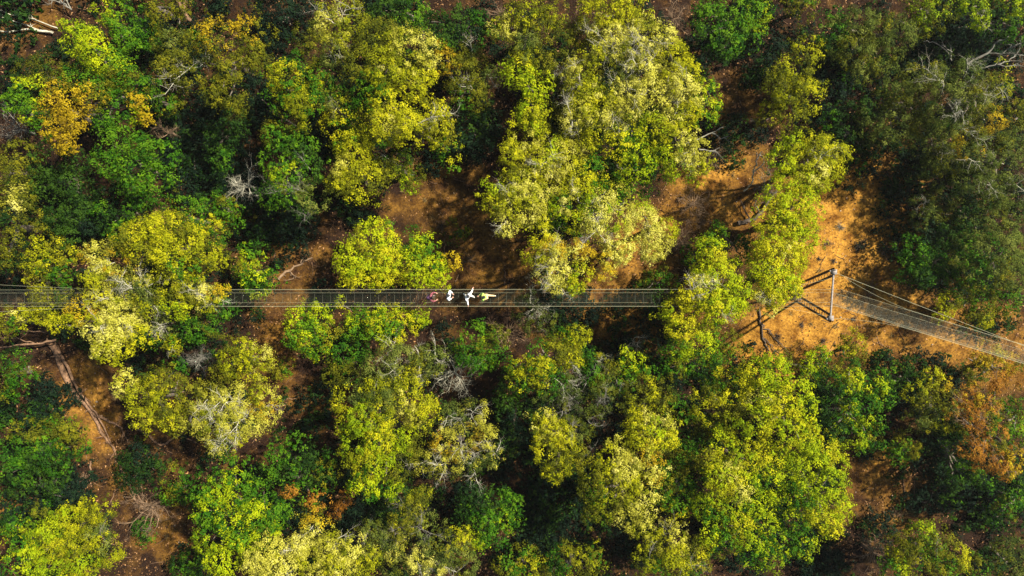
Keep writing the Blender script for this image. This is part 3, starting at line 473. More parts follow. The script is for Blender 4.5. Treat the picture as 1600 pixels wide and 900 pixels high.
T('dark green tree below the rust orange tree',6,'D',[(1505,740,20,'GD'),(1490,755,18,'D'),(1525,745,16,'GD'),(1485,670,20,'D'),(1500,695,20,'DG'),(1470,690,16,'B')],tint=.15)
T('green tree on the right edge below the dark green tree',6.5,'G',[(1580,765,18,'DG'),(1592,780,20,'G'),(1575,795,18,'GO'),(1560,810,16,'DG'),(1595,750,16,'D')])
T('broad olive green tree on the bottom edge at right, under the leaf littered hollow',8,'O',[(1430,845,22,'GO'),(1455,840,22,'LO'),(1410,865,22,'OY',.4),(1440,875,28,'GO'),(1475,860,26,'OG',.4),(1500,875,22,'OY',.3),(1480,890,22,'OG'),(1405,890,22,'GL'),(1530,885,18,'GO')],tint=.03,wood=2)
bare('pale dry spray of twigs on the bottom edge left of the broad olive green tree',1372,868,38,5,3,9,name='bare_bush',cat='bare bush')
T('dim sage crown in the bottom right corner',6,'K',[(1570,865,20,'KO'),(1580,890,20,'KO'),(1550,880,16,'D'),(1595,860,14,'K')],tint=-.15)
Sh('dark bush at the edge of the leaf littered hollow, right of the giant',2,'B',[(1440,785,20,'B'),(1460,770,18,'B')])

bare('brown leafless bush with fine twigs just right of the big yellow cluster',1118,250,30,4,3,9,name='bare_bush',cat='bare bush')
bare('tangle of dry brown branches on orange soil below the snag with side shoots',1085,318,34,3,3,10,name='bare_bush',cat='bare bush')
bare('dry brown brush between the creamy pale dome and the soft green crown',1068,378,32,2.6,3,10,name='bare_bush',cat='bare bush')
bare('pale grey brush at the head of the forked dark dead tree',1200,290,26,3,2,8,name='bare_bush',cat='bare bush')

# ---------------------------------------------------------------- fallen wood
def log(name,label,cat,pts,r0,r1,mat,limbs=(),group='fallen wood',z=0.12,knots=True):
    """pts: survey points of a lying trunk; limbs: lists of points that start on it"""
    def way(q,hz=None):
        c=np.array([P(*p_)[:2] for p_ in q]); n=len(c); t=np.linspace(0,n-1,(n-1)*4+1)
        xy=np.stack([np.interp(t,range(n),c[:,k]) for k in (0,1)],1)+rng.normal(size=(len(t),2))*.05
        hh=np.array([p_[2] if len(p_)>2 else z for p_ in q]); h=np.interp(t,range(n),hh)
        return np.c_[xy,gz(xy[:,0],xy[:,1])+h]
    def P(px,py,zz=None): 
        return globals()['P'](px,py,zz or 0)
    p=way(pts); base=p[0].copy(); root=empty(name,base,label,cat,group)
    tr=MB(); rr=np.linspace(r0,r1,len(p))*rng.uniform(.88,1.15,len(p)); tr.tube(p-base,rr,8)
    if knots:
        for i in range(2,len(p)-1,3): tr.tube(np.array([p[i],p[i]+unit(1)[0]*np.array([1,1,.6])*rr[i]*2.6])-base,[rr[i]*.4,rr[i]*.2],5)
    tr.build('trunk',mat,root,True)
    for lm in limbs:
        q=way(lm); m_=MB(); m_.tube(q-base,np.linspace(max(r1*.95,.05),.025,len(q)),6)
        for i in range(3,len(q)-1,3):
            v=(q[i]-q[i-1])/np.linalg.norm(q[i]-q[i-1])+rng.normal(size=3)*.6; v[2]=abs(v[2])*.4
            spray(m_,q[i]-base,v,.8,.03,1,4)
        m_.build('limb',mat,root,True)
    return root
log('fallen_tree','weathered trunk with forked limbs lying along the orange eroded gully','fallen tree',[(76,537,.3),(92,575),(112,618),(140,648)],.26,.15,LOG,
    [[(82,542,.25),(101,574,.2),(121,616,.2),(147,646,.2),(165,690,.1),(186,742,.1)],[(140,648),(168,655),(192,668),(202,692)],[(140,648),(152,678),(172,700),(177,722)],[(118,625),(128,612,.4)]])
log('fallen_branch','crooked grey branch lying under the yellow olive tree right of the gully','fallen branch',[(206,662),(230,676),(254,695),(282,681),(310,692)],.11,.05,LOG,[[(282,681),(292,672,.4),(300,662,.5)]])
log('fallen_branch','dark reddish root running down the lower end of the eroded gully','fallen branch',[(180,726),(192,752),(203,772),(212,792)],.12,.06,LOG,[[(192,752),(180,766),(172,786)],[(203,772),(216,780),(226,796)]])
log('fallen_branch','short split stick beside the gully below the crooked fork','fallen branch',[(140,722),(139,745),(143,760)],.08,.04,LOG)
log('leaning_log','two pale bare logs leaning over the left edge below the bridge','log',[(88,530,1.2),(55,537,1.4),(0,543,1.6)],.09,.05,LOG,[[(55,537,1.4),(28,530,1.7),(0,527,1.8)],[(70,520,1.5),(35,518,1.6),(2,505,1.8)]],z=1.4)
log('fallen_pole','three long bleached poles fanning in from the left edge, upper left corner','fallen tree',[(84,50,.3),(45,48),(-8,52)],.075,.05,PALE,[[(84,52,.3),(40,40,.3),(-8,22,.4)],[(92,46,.3),(45,27,.3),(-8,14,.4)]],z=.25)
log('fallen_branch','bleached twiggy limb on the top edge right of the upper left corner','fallen branch',[(112,15,.8),(98,5,.9),(88,-6,1.)],.06,.035,GREY,[[(112,15,.8),(104,0,.9),(100,-8,1.)],[(105,8,.8),(90,2,.8),(75,0,.8)]])
log('fallen_branch','grey brown trunk leaning in from the top edge above the twiggy olive tree','fallen branch',[(297,31,2.),(285,14,2.4),(272,-6,3.)],.15,.12,LOG,[[(285,14,2.4),(288,0,2.6),(287,-8,2.6)]])
log('fallen_branch','pale lichen covered branch on the brown soil left of the brilliant lime tree','fallen branch',[(436,436),(452,421),(470,411),(488,404)],.10,.05,BRWN,[[(452,421),(456,430),(462,433)],[(470,411),(474,402),(478,398)]])
log('fallen_branch','forked dark dead tree on the orange soil left of the long lime crown','fallen tree',[(1152,350),(1170,346),(1186,336),(1196,318),(1212,300)],.16,.08,CHAR,[[(1170,346),(1164,334),(1160,320)],[(1196,318),(1212,320),(1222,312)],[(1186,336),(1178,322),(1180,308)]],z=.3)
log('dead_branch','bone white curved limb rising at the upper left of the long lime crown','dead branch',[(1163,298,2.),(1176,285,3.2),(1178,268,4.),(1181,252,4.6),(1190,236,5.)],.06,.03,PALE,[[(1178,268,4.),(1190,258,4.4),(1198,242,4.8)]],z=3)
log('fallen_branch','bone white snag with short side shoots right of the big yellow cluster','dead branch',[(1065,226,4.5),(1090,218,4.),(1112,208,3.4),(1130,198,3.)],.055,.03,GREY,[[(1090,234,4.),(1110,236,3.6),(1125,232,3.4)],[(1112,208,3.4),(1124,216,3.),(1138,214,3.)]],z=3.5)
log('fallen_branch','dark rotten trunk lying below the bridge left of the tower','fallen tree',[(1184,482),(1188,505),(1192,528),(1200,550)],.08,.05,CHAR,[[(1188,505),(1202,520),(1222,540),(1238,556)],[(1192,528),(1206,540),(1214,556)]])
log('fallen_branch','grey dead limb on dark litter under the green tree at lower centre','fallen branch',[(1030,598),(1046,588),(1062,574)],.14,.08,GREY)
log('dead_branch','bleached antler shaped branches at the right edge near the top right corner','dead branch',[(1512,100,2.),(1545,82,2.6),(1560,64,3.2),(1580,55,3.6)],.09,.045,GREY,[[(1530,107,2.2),(1560,102,2.8),(1600,104,3.2)],[(1545,82,2.6),(1568,84,3.),(1582,72,3.4),(1600,66,3.6)],[(1560,102,2.8),(1580,92,3.),(1590,84,3.2),(1600,86,3.2)]],z=2.5)
log('dead_branch','thin pale looping branch left of the bleached antler shaped branches','dead branch',[(1487,95,2.),(1478,78,2.2),(1462,66,2.4),(1446,64,2.4)],.045,.025,GREY,[[(1487,92,2.),(1486,80,2.4),(1474,70,2.8)]],z=2.2)
for lab,pts in (('thin bleached stick on the brown clearing, nearest above the walkers',[(712,440),(717,430)]),('straight upright looking stick on the brown soil above the green shirted walker',[(789,444),(789,428),(788,418)]),
      ('thin brown stick below the round dry bush on the upper brown clearing',[(694,400),(695,382),(693,372)]),('stick on dark soil left of the brilliant lime tree, beside the pale branch',[(500,455),(512,445)]),
      ('long thin stick on the leaf littered hollow right of the giant',[(1412,772),(1410,742)]),('short stick in the middle of the leaf littered hollow',[(1428,773),(1428,752)]),
      ('stick on the dark bare soil left of the dense yellow green tree',[(440,625),(462,622)]),('thin dark stick under the small yellow tufted tree',[(1350,585),(1378,578)])):
    log('fallen_stick',lab,'stick',pts,.045,.025,LOG,group='sticks on the ground',knots=False,z=.06)

# small dry scrub on the orange clearing: each one counted
def scrub(label,px,py,r,wood,kind=None):
    g=P(px,py,0); base=np.array([g[0],g[1],float(gz(g[0],g[1]))]); root=empty('dry_bush',base,label,'dry bush','dry bushes on the bare soil')
    mb=MB(); rm=M(r,0)
    for q in range(22):
        v=unit(1)[0]; v[2]=abs(v[2])*.6+.12; spray(mb,np.array([rng.normal()*.1*rm,rng.normal()*.1*rm,0]),v,rm*rng.uniform(.6,1.1),.018,1,3,spread=.6)
    mb.build('twigs',WOODS[wood] if wood<9 else CHAR,root)
    if kind:
        lb=MB(3); lobe(lb,np.array([0,0,.1]),rm*.8,rm*.5,0,dens=.6,lsize=.14); lb.build('foliage',LM[kind],root,tint=True)
for a in (('round dry twig ball high on the orange clearing, left one',1312,354,11,2),('dark low bush in the middle of the orange clearing, left of a twin',1345,384,14,9,'B'),('dark low bush in the middle of the orange clearing, right of a twin',1382,390,14,9,'B'),
   ('small dark bush at the top of the orange clearing',1322,268,9,9,'D'),('dark bush at the shaded top right of the orange clearing',1385,272,13,9,'D'),('dark tuft right on the upper orange clearing',1388,340,10,9),
   ('tiny dark tuft at the left edge of the orange clearing by the lime crown',1279,404,5,9),('tiny dark tuft above the tower top on the orange soil',1303,408,6,9),('faint scrubby bush on the left margin of the clearing above the tower',1292,380,10,3),
   ('small dark tuft on the orange soil below the tower foot',1253,508,6,9),('dark tuft on orange soil left of the small yellow tufted tree',1285,533,7,9),('dark tuft right of the tower between the cables',1332,498,7,9),
   ('yellow leaved dry bush under the upper cable right of the tower',1361,446,9,3,'A'),('grey dry bush right of the tower below the upper cable',1356,462,11,3),('dark tuft on the orange soil far below the tower',1215,525,8,9),
   ('dry brown bush at the left of the dark forked dead tree',1075,345,16,3),('dry brown bush on orange litter below the creamy pale dome',1055,385,16,3),('dry brown bush on the litter right of the dry one under the pale dome',1095,350,13,3),
   ('dark round twig bush on the upper brown clearing',690,352,12,9),('brown dry bush on the leaf litter under the brilliant lime tree edge',735,405,13,3),('brown dry bush in the leaf littered hollow at lower right',1398,800,14,3),
   ('thorny brown bush between the gully and the olive round bush',130,750,15,3),('brown dry bush at the south end of the gully',245,800,16,3),('dry pale bush beside the right hand cables of the dusty net',1500,520,12,3,'K')):
    scrub(*a)

# ---------------------------------------------------------------- undergrowth, litter: what nobody could count
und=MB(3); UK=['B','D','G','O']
ZONES=[(310,220,60),(300,260,60),(360,250,45),(430,30,50),(480,200,40),(500,215,40),(450,350,50),(400,330,40),(60,320,70),(120,340,50),(20,430,40),(170,330,50),(730,210,50),(720,50,50),(760,100,40),(800,40,30),(1100,100,40),(1180,60,60),(1220,30,60),
 (1290,90,50),(1290,170,45),(1330,250,45),(1160,220,35),(1480,60,60),(1540,50,50),(1440,290,50),(1420,330,50),(1450,380,50),(1500,300,60),(1560,320,50),(1570,180,50),(870,330,40),(880,470,50),(1010,470,40),(950,540,70),(1000,560,60),(900,640,50),
 (1060,620,50),(1130,590,40),(1180,570,40),(1290,640,50),(1360,660,50),(1400,600,50),(1450,600,50),(1500,700,70),(1540,760,60),(1580,740,50),(1470,720,40),(1560,840,60),(1500,800,40),(820,720,50),(840,790,50),(860,850,50),(780,640,40),(790,700,40),(800,840,50),
 (1050,780,60),(1090,850,60),(980,860,70),(1300,870,50),(620,780,50),(570,830,60),(520,790,50),(500,610,30),(540,560,40),(690,540,50),(700,760,60),(460,800,50),(340,720,30),(100,790,60),(50,780,60),(20,660,50),(60,620,30),(220,720,30),(240,560,40),(330,540,50),(380,480,30),(390,400,50),(340,300,60),
 (20,120,50),(1150,30,50),(1200,100,50),(1320,130,60),(1420,90,50),(1510,30,60),(1290,200,40),(1340,230,40),(1420,250,50),(1500,70,50),(1580,100,40),(1580,30,40),(880,780,70),(830,690,60),(870,830,60),(700,800,50),(480,650,45),(470,330,50),(420,310,40),(540,330,40),(1060,160,40),(1120,210,40),(20,20,30),(500,470,20),(960,600,60),(1470,620,50),(1500,640,50),(1460,760,60),(1560,780,60),(1390,840,40),(250,90,60),(420,130,50),(380,170,50),(310,180,50),(90,610,20),(30,640,50),(320,880,50),(1280,860,50),(600,20,60),(680,100,50),(120,90,50),(220,120,60),(250,190,50),(200,20,60),(300,30,60),(330,110,50),(600,60,70),(640,200,70),(520,160,70),(560,280,40),(900,120,90),(950,220,90),(1020,150,90),(1040,60,60),(150,480,80),(230,420,80),(300,470,50),(1150,680,90),(1230,720,90),(1200,820,80),(960,740,80),(870,690,40),
 (1440,160,70),(1530,230,70),(1350,60,60),(1540,400,60),(1480,430,50),(1540,470,50),(620,650,70),(580,720,60),(720,700,60),(370,800,70),(340,650,60),(90,850,80),(60,700,60),(480,740,50),(640,850,60),(470,880,70)]
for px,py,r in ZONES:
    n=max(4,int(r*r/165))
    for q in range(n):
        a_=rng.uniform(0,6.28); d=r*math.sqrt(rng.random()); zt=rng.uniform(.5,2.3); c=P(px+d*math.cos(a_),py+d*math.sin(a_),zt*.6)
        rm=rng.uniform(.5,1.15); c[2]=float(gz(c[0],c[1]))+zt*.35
        k=rng.choice(4,p=[.70,.26,.03,.01]); lobe(und,c,rm,zt*.6,k,dens=.55,lsize=.20,sub=.34)  # mostly near-black kinds, so the scrub colour carries the gap shade
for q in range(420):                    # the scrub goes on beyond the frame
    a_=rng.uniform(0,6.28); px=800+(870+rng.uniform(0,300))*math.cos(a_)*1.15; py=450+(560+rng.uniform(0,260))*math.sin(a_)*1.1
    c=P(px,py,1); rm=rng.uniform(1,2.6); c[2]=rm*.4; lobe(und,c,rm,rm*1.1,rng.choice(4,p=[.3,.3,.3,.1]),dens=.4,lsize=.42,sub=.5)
tag(und.build('undergrowth',[LM[k] for k in UK],tint=True),'low scrub in the gaps between the trees, coloured dark like their shade','undergrowth',kind='stuff')
lit=MB(3); n=90000
xy=np.c_[rng.uniform(-45,45,n),rng.uniform(-26,26,n)]; keep=rng.random(n)<(.35+.9*(fnoise(xy[:,0],xy[:,1],.8,3,17)>.1))*np.where(soil(xy[:,0],xy[:,1])>.85,.30,1.); xy=xy[keep]; n=len(xy)
nr=unit(n)*.6+np.array([0,0,1.]); nr/=np.linalg.norm(nr,axis=1,keepdims=True)
leaves(lit,np.c_[xy,gz(xy[:,0],xy[:,1])+.05],nr,rng.uniform(.06,.19,n),rng.uniform(0,1,n),0)
tag(lit.build('leaf_litter',leafmat('fallen_brown_leaves',(.03,.016,.008),(.11,.05,.018),(.36,.19,.08),.1),tint=True),'brown and orange fallen leaves strewn over the soil','leaf litter',kind='stuff')
twg=MB()
for q in range(900):
    c=np.array([rng.uniform(-44,44),rng.uniform(-25,25),0]); c[2]=gz(c[0],c[1])+.05; a_=rng.uniform(0,6.28); l_=rng.uniform(.3,1.3)
    d_=np.array([math.cos(a_),math.sin(a_),0])*l_; e_=rng.normal(size=3)*.08*l_; e_[2]=.02; twg.tube(np.array([c,c+d_*.5+e_,c+d_]),[.022,.018,.008],4)
tag(twg.build('twig_litter',LOG),'thin dry twigs scattered over the forest floor','twig litter',kind='stuff')

# ---------------------------------------------------------------- canopy walk: two spans and the tower
DZ=6.7                                   # height of the walking net at the tower
TW_N=P(1302.5,425,7.7); TW_S=P(1297.5,497,7.7)
TA=P(1299.5,465,DZ)                      # middle of the deck where it passes the tower
def span(label,A,B,sag,half,rail,splayA,splayB,step,netmat,floorcov=1.):
    """hanging net walkway from A to B; splay: how far out and up the main cables are tied at each end"""
    root=empty('rope_footbridge',(A+B)/2,label,'footbridge','spans of the net footbridge'); o=(A+B)/2
    d=B-A; Ln=np.linalg.norm(d[:2]); u=np.array([d[0],d[1],0])/Ln; nrm=np.array([-u[1],u[0],0])
    def at(t,off=0.,up=0.):
        t=np.asarray(t,float); p=A[None,:]+t[:,None]*d[None,:]; p=p-o
        p[:,2]+=-4*sag*t*(1-t); return p+nrm*np.asarray(off).reshape(-1,1)+np.array([0,0,1.])*np.asarray(up).reshape(-1,1)
    t=np.linspace(0,1,int(Ln/1.2)+2)
    for s in (1,-1):
        m=MB(); m.tube(at(t,s*half*np.ones_like(t),0*t),.0050,5); m.build('floor_cable',CABLE,root,True)
        m=MB(); m.tube(at(t,s*rail*np.ones_like(t),1.05+0*t),.0050,5); m.build('handrail_cable',CABLE,root,True)
        kA=np.clip(1-t*Ln/splayA[2],0,1)**1.6; kB=np.clip(1-(1-t)*Ln/splayB[2],0,1)**1.6
        m=MB(); m.tube(at(t,s*(rail+.02+(splayA[0]-rail)*kA+(splayB[0]-rail)*kB),1.06+splayA[1]*kA+splayB[1]*kB),.0050,5); m.build('main_cable',CABLE,root,True)
    n=int(Ln/step); first=None
    hp=np.array([[0,rail,1.05],[0,half,0],[0,-half,0],[0,-rail,1.05]]); hm=MB()
    rot=np.stack([u,nrm,[0,0,1]],1); hm.tube(hp@rot.T,.004,4); 
    for i in range(n+1):
        p=at([i/n])[0]
        if first is None: first=hm.build('hanger_rope',NET2,root); q=first
        else: q=first.copy(); COL.objects.link(q); q.parent=root
        q.location=p
    fl=MB()
    cs=.024/floorcov
    for off in np.arange(-half+cs,half,cs): fl.tube(at(t,off+0*t,-.01+0*t),.0034,3)
    tt=np.arange(0,1,cs/Ln); a_=at(tt,-half+0*tt,-.01+0*tt); b_=at(tt,half+0*tt,-.01+0*tt); w_=u*.0036
    V=np.stack([a_-w_,a_+w_,b_+w_,b_-w_],1); fl.add(V.reshape(-1,3),np.arange(4*len(tt)).reshape(-1,4))
    tag(fl.build('floor_net',netmat,root),kind='stuff')
    for s in (1,-1):
        sn=MB(); 
        for k in np.arange(.2,1.,.2): sn.tube(at(t,s*(half+(rail-half)*k)+0*t,1.05*k+0*t),.004,3)
        tt=np.arange(0,1,.13/Ln); a_=at(tt,s*half+0*tt,0*tt); b_=at(tt,s*rail+0*tt,1.05+0*tt); w_=u*.0028
        V=np.stack([a_-w_,a_+w_,b_+w_,b_-w_],1); sn.add(V.reshape(-1,3),np.arange(4*len(tt)).reshape(-1,4))
        tag(sn.build('side_net',netmat,root),kind='stuff')
    return at,root,Ln
WA=P(-340,466,DZ)                        # the west end, out of the picture
W_at,W_root,W_len=span('long straight rope and net footbridge across the forest, with four walkers on it',WA,TA,.9,.34,.56,(2.2,2.,24.),(1.40,-.1,5.),.55,NET,.36)
EB=P(1720,592,8.0)
span('short slanting rope and net footbridge with a pale dusty net, right of the tower',TA,EB,.35,.36,.58,(1.40,-.1,5.),(.9,.6,5.),.5,NET2,.34)
# the tower: a beam on two ladder legs that lean together at the foot
foot=P(1245,458,0); foot[2]=float(gz(foot[0],foot[1]))
tower=empty('cable_tower',foot,'cable tower with a pale top beam on two dark ladder legs, on the orange clearing','tower')
m=MB(); m.tube(np.linspace(TW_N+(TW_N-TW_S)*.03,TW_S-(TW_N-TW_S)*.03,8)-foot,.068,10)
m.build('top_beam',STEEL,tower,True)
for s,top in ((1,TW_N),(-1,TW_S)):
    f=foot+np.array([0,s*.35,-.1]); ax=top-f; Ll=np.linalg.norm(ax); ax/=Ll
    sd_=np.cross(ax,[1,0,0]); sd_=np.cross(ax,np.cross([0,1.,0],ax)); sd_=np.array([0,1.,0])-ax*ax[1]; sd_/=np.linalg.norm(sd_)
    m=MB()
    w_=.26
    base_l=f-foot
    root=MB(); root.tube(np.array([f+sd_*w_,top+sd_*w_*.8])-foot,.095,6); root.tube(np.array([f-sd_*w_,top-sd_*w_*.8])-foot,.095,6)
    leg=root.build('ladder_leg',DARKST,tower,True)
    nr_=int(Ll/.55)
    for i in range(1,nr_):
        c=f+ax*Ll*i/nr_-foot; r_=MB(); sg=1 if i%2 else -1; r_.tube(np.array([c-sd_*w_*.9-ax*.2*sg,c+sd_*w_*.8+ax*.2*sg]),.022,4); r_.build('lattice_bar',DARKST,leg)
    m=MB(); c=top-foot
    m.box(c+[0,0,.14],[.30,.34,.10]); m.box(c+[-.14,0,-.02],[.03,.30,.26]); m.box(c+[.14,0,-.02],[.03,.30,.26]); m.box(c+[.0,s*.13,.22],[.16,.06,.10]); m.box(c+[-.22,s*.06,.05],[.16,.12,.10])
    m.build('cable_saddle',STEEL,tower)
m=MB(); m.box([0,0,.0],[.8,1.1,.22]); m.build('footing',plain('grey_concrete',(.12,.08,.05),.9,0,(.2,.13,.07),5),tower)
for s,top,e in ((1,TW_N,P(1760,600,9.)),(-1,TW_S,P(1560,640,.3))):
    if s<0: continue
    m=MB(); tt=np.linspace(0,1,20)[:,None]; p=top+(e-top)*tt; p[:,2]-=(1.6*tt*(1-tt))[:,0]; m.tube(p-foot,.008,5); m.build('stay_cable',CABLE,tower,True)
for s,py in ((1,452),(-1,478)):
    m=MB(); c=P(1301 if s>0 else 1298.5,py,7.6)-foot; m.tube(np.array([c,c+[0,0,-1.0]]),.02,5); m.build('deck_hanger',STEEL,tower,True)

# ---------------------------------------------------------------- the walkers
SKIN=plain('skin',(.36,.19,.12),.6); 
def skinned(name,verts,edges,mat,parent,lev=2):
    bm=bmesh.new(); lay=bm.verts.layers.skin.verify(); vs_=[]
    for i,(co_,r) in enumerate(verts):
        v=bm.verts.new(co_); v[lay].radius=(r,r) if np.isscalar(r) else r; v[lay].use_root=(i==0); vs_.append(v)
    for a,b in edges: bm.edges.new((vs_[a],vs_[b]))
    me=bpy.data.meshes.new(name); bm.to_mesh(me); bm.free()
    o=bpy.data.objects.new(name,me); COL.objects.link(o)
    o.modifiers.new('skin','SKIN').use_smooth_shade=True
    s=o.modifiers.new('sub','SUBSURF'); s.levels=lev; s.render_levels=lev
    dg=bpy.context.evaluated_depsgraph_get(); dg.update(); m2=bpy.data.meshes.new_from_object(o.evaluated_get(dg))
    o.modifiers.clear(); o.data=m2; bpy.data.meshes.remove(me); m2.name=name; m2.materials.clear(); m2.materials.append(mat)
    for p in m2.polygons: p.use_smooth=True
    o.parent=parent; return o
def ellip(name,c,r,mat,parent,zmin=-1.,n=20,rot=None):
    bm=bmesh.new(); bmesh.ops.create_uvsphere(bm,u_segments=n,v_segments=n//2+2,radius=1)
    bmesh.ops.delete(bm,geom=[v for v in bm.verts if v.co.z<zmin],context='VERTS')
    for v in bm.verts:
        v.co=Vector((v.co.x*r[0],v.co.y*r[1],v.co.z*r[2]))
        if rot: v.co=rot@v.co
        v.co+=Vector(c)
    me=bpy.data.meshes.new(name); bm.to_mesh(me); bm.free(); me.materials.append(mat)
    for p in me.polygons: p.use_smooth=True
    o=bpy.data.objects.new(name,me); COL.objects.link(o); o.parent=parent; return o
def person(label,loc,rz,J,shirt,pants,hair,shoe,pack=None,long_hair=False,long_sleeve=True):
    """J: joints in body space, x forwards, y to the left, z up"""
    root=empty('person',loc,label,'person','walkers on the footbridge'); root.rotation_euler=(0,0,rz); root.scale=(.96,.96,.98)
    V=lambda k: np.array(J[k],float)
    pel,che,nec,hed=V('pelvis'),V('chest'),V('neck'),V('head')
    vs_=[(pel,.13),((pel+che)/2,.125),(che,.135),(nec,.058),(nec+(hed-nec)*.45,.062),(hed,.095),(hed+(hed-nec)*.55,.075)]; ed=[(0,1),(1,2),(2,3),(3,4),(4,5),(5,6)]
    def chain(start,pts):
        i0=start
        for p_,r in pts: vs_.append((np.array(p_,float),r)); ed.append((i0,len(vs_)-1)); i0=len(vs_)-1
        return i0
    for s in 'lr':
        sh,el,wr,ha=V('sh_'+s),V('el_'+s),V('wr_'+s),V('ha_'+s)
        w0=chain(2,[(sh,.062),((sh+el)/2,.05),(el,.042),((el+wr)/2,.038),(wr,.028),((wr+ha)/2,.036)])
        ax=(ha-wr); hl=np.linalg.norm(ax); ax/=hl; sd_=np.cross(ax,[0,0,1.]); sd_/=np.linalg.norm(sd_)+1e-9; dn=np.cross(sd_,ax)
        for k,(o_,ln) in enumerate(((-.034,.070),(-.012,.085),(.011,.080),(.032,.062))):
            b0=wr+ax*.085+sd_*o_; chain(w0,[(b0,.011),(b0+ax*ln*.5-dn*.012*(1 if dn[2]>0 else -1),.009),(b0+ax*ln*.8-dn*.05*(1 if dn[2]>0 else -1),.0075)])
        side=1 if s=='l' else -1
        chain(w0,[(wr+ax*.045+sd_*.045*side,.012),(wr+ax*.085+sd_*.062*side,.010),(wr+ax*.105+sd_*.058*side-dn*.02,.008)])
        hp,kn,an,to=V('hip_'+s),V('kn_'+s),V('an_'+s),V('to_'+s)
        chain(0,[(hp,.085),((hp+kn)/2,.075),(kn,.055),((kn+an)/2,.052),(an,.037),(to,.034)])
    # face: nose and chin grow out of the head
    fw=np.cross(np.cross(hed-nec,[1.,0,0]),hed-nec); fw/=np.linalg.norm(fw); upv=(hed-nec)/np.linalg.norm(hed-nec)
    if fw[0]<0 and abs(upv[0])<.95: fw=-fw
    chain(5,[(hed+fw*.105-upv*.02,.018)])
    chain(5,[(hed+fw*.06-upv*.09,.035)])
    skinned('body',vs_,ed,SKIN,root,1)
    # clothes
    cv=[(pel+(che-pel)*.05,.155),((pel+che)/2,(.20,.17)),(che,(.25,.22)),(nec-(nec-che)*.15,.085)]; ce=[(0,1),(1,2),(2,3)]
    for s in 'lr':
        sh,el,wr=V('sh_'+s),V('el_'+s),V('wr_'+s); pts=[(sh,.095),((sh+el)/2,.08)]+([(el,.060),((el+wr)/2,.052),(wr-(wr-el)*.08,.044)] if long_sleeve else [((sh+el)*.35+el*.3,.064)])
        i0=2
        for p_ in pts: cv.append(p_); ce.append((i0,len(cv)-1)); i0=len(cv)-1
    skinned('shirt',cv,ce,shirt,root,2)
    pv=[(pel,.15)]; pe=[]
    for s in 'lr':
        hp,kn,an=V('hip_'+s),V('kn_'+s),V('an_'+s); i0=0
        for p_ in [(hp,.10),((hp+kn)/2,.09),(kn,.07),((kn+an)/2,.066),(an+(kn-an)*.05,.055)]: pv.append(p_); pe.append((i0,len(pv)-1)); i0=len(pv)-1
    skinned('trousers',pv,pe,pants,root,2)
    for s in 'lr':
        an,to=V('an_'+s),V('to_'+s); skinned('shoe',[(an+[-.05,0,-.01],.045),((an+to)/2+[0,0,-.01],.046),(to+[.03,0,-.005],.040)],[(0,1),(1,2)],shoe,root,1)
    # hair, ears, eyes
    q=Vector(upv-fw*.35).normalized().to_track_quat('Z','Y').to_matrix()
    ellip('hair',hed+upv*.035-fw*.018,(.110,.110,.118),hair,root,-.35,rot=q)
    if long_hair: skinned('ponytail',[(hed-fw*.10+upv*.02,.045),(hed-fw*.15-upv*.06,.04),(hed-fw*.14-upv*.18,.02)],[(0,1),(1,2)],hair,root,1)
    sv=np.cross(upv,fw)
    for s in (1,-1):
        ellip('ear',hed+sv*s*.094-upv*.02,(.02,.012,.032),SKIN,root,n=10); ellip('eye',hed+fw*.088+sv*s*.034+upv*.005,(.013,.013,.013),hair,root,n=8)
    if pack:
        b_=(che+(pel-che)*.35)-fw*.20; bx=skinned('backpack',[(b_+[0,0,.16],(.12,.08)),(b_,(.145,.095)),(b_-[0,0,.16],(.13,.09))],[(0,1),(1,2)],pack,root,2)
        for s in 'lr':
            sh=V('sh_'+s); i_=che+(sh-che)*.55; m_=MB(); m_.tube(np.array([b_+(sh-che)*.4+[0,0,.2],i_+[0,0,.13],i_+fw*.17+[0,0,.02],i_+fw*.15-[0,0,.2],b_+(sh-che)*.45-[0,0,.12]]),.018,5); m_.build('strap',pack,root,True)
    return root
def pose(**k):
    J=dict(pelvis=(0,0,.95),chest=(.04,0,1.30),neck=(.05,0,1.47),head=(.06,0,1.61),
      sh_l=(.04,.19,1.40),el_l=(.02,.28,1.14),wr_l=(.14,.28,.92),ha_l=(.20,.27,.76),sh_r=(.04,-.19,1.40),el_r=(.02,-.28,1.14),wr_r=(.14,-.28,.92),ha_r=(.20,-.27,.76),
      hip_l=(0,.09,.90),kn_l=(.14,.10,.50),an_l=(.14,.10,.09),to_l=(.29,.10,.05),hip_r=(0,-.09,.90),kn_r=(.02,-.10,.49),an_r=(-.20,-.10,.11),to_r=(-.07,-.10,.05)); J.update(k); return J
def on_bridge(px,py):
    t=(P(px,py,DZ-.8)[0]-WA[0])/(TA[0]-WA[0]); p=W_at([t])[0]+np.array(W_root.location); p[1]=P(px,py,p[2]+.9)[1]; p[0]=P(px,py,p[2]+.9)[0]; return p
def cloth(name,c,n=None,sc=14.): return plain(name,c,.85,0,n,sc)
plaid,pt,pb=newmat('maroon_plaid_cloth'); N=pt.nodes; L=pt.links; pb.inputs['Roughness'].default_value=.85
tc=N.new('ShaderNodeTexCoord'); ws=[]
for ax_ in ('Y','Z'):
    wv=N.new('ShaderNodeTexWave'); wv.bands_direction=ax_; wv.inputs['Scale'].default_value=3.2; L.new(tc.outputs['Object'],wv.inputs['Vector']); ws.append(wv)
mm=N.new('ShaderNodeMath'); mm.operation='MULTIPLY'; L.new(ws[0].outputs['Fac'],mm.inputs[0]); L.new(ws[1].outputs['Fac'],mm.inputs[1])
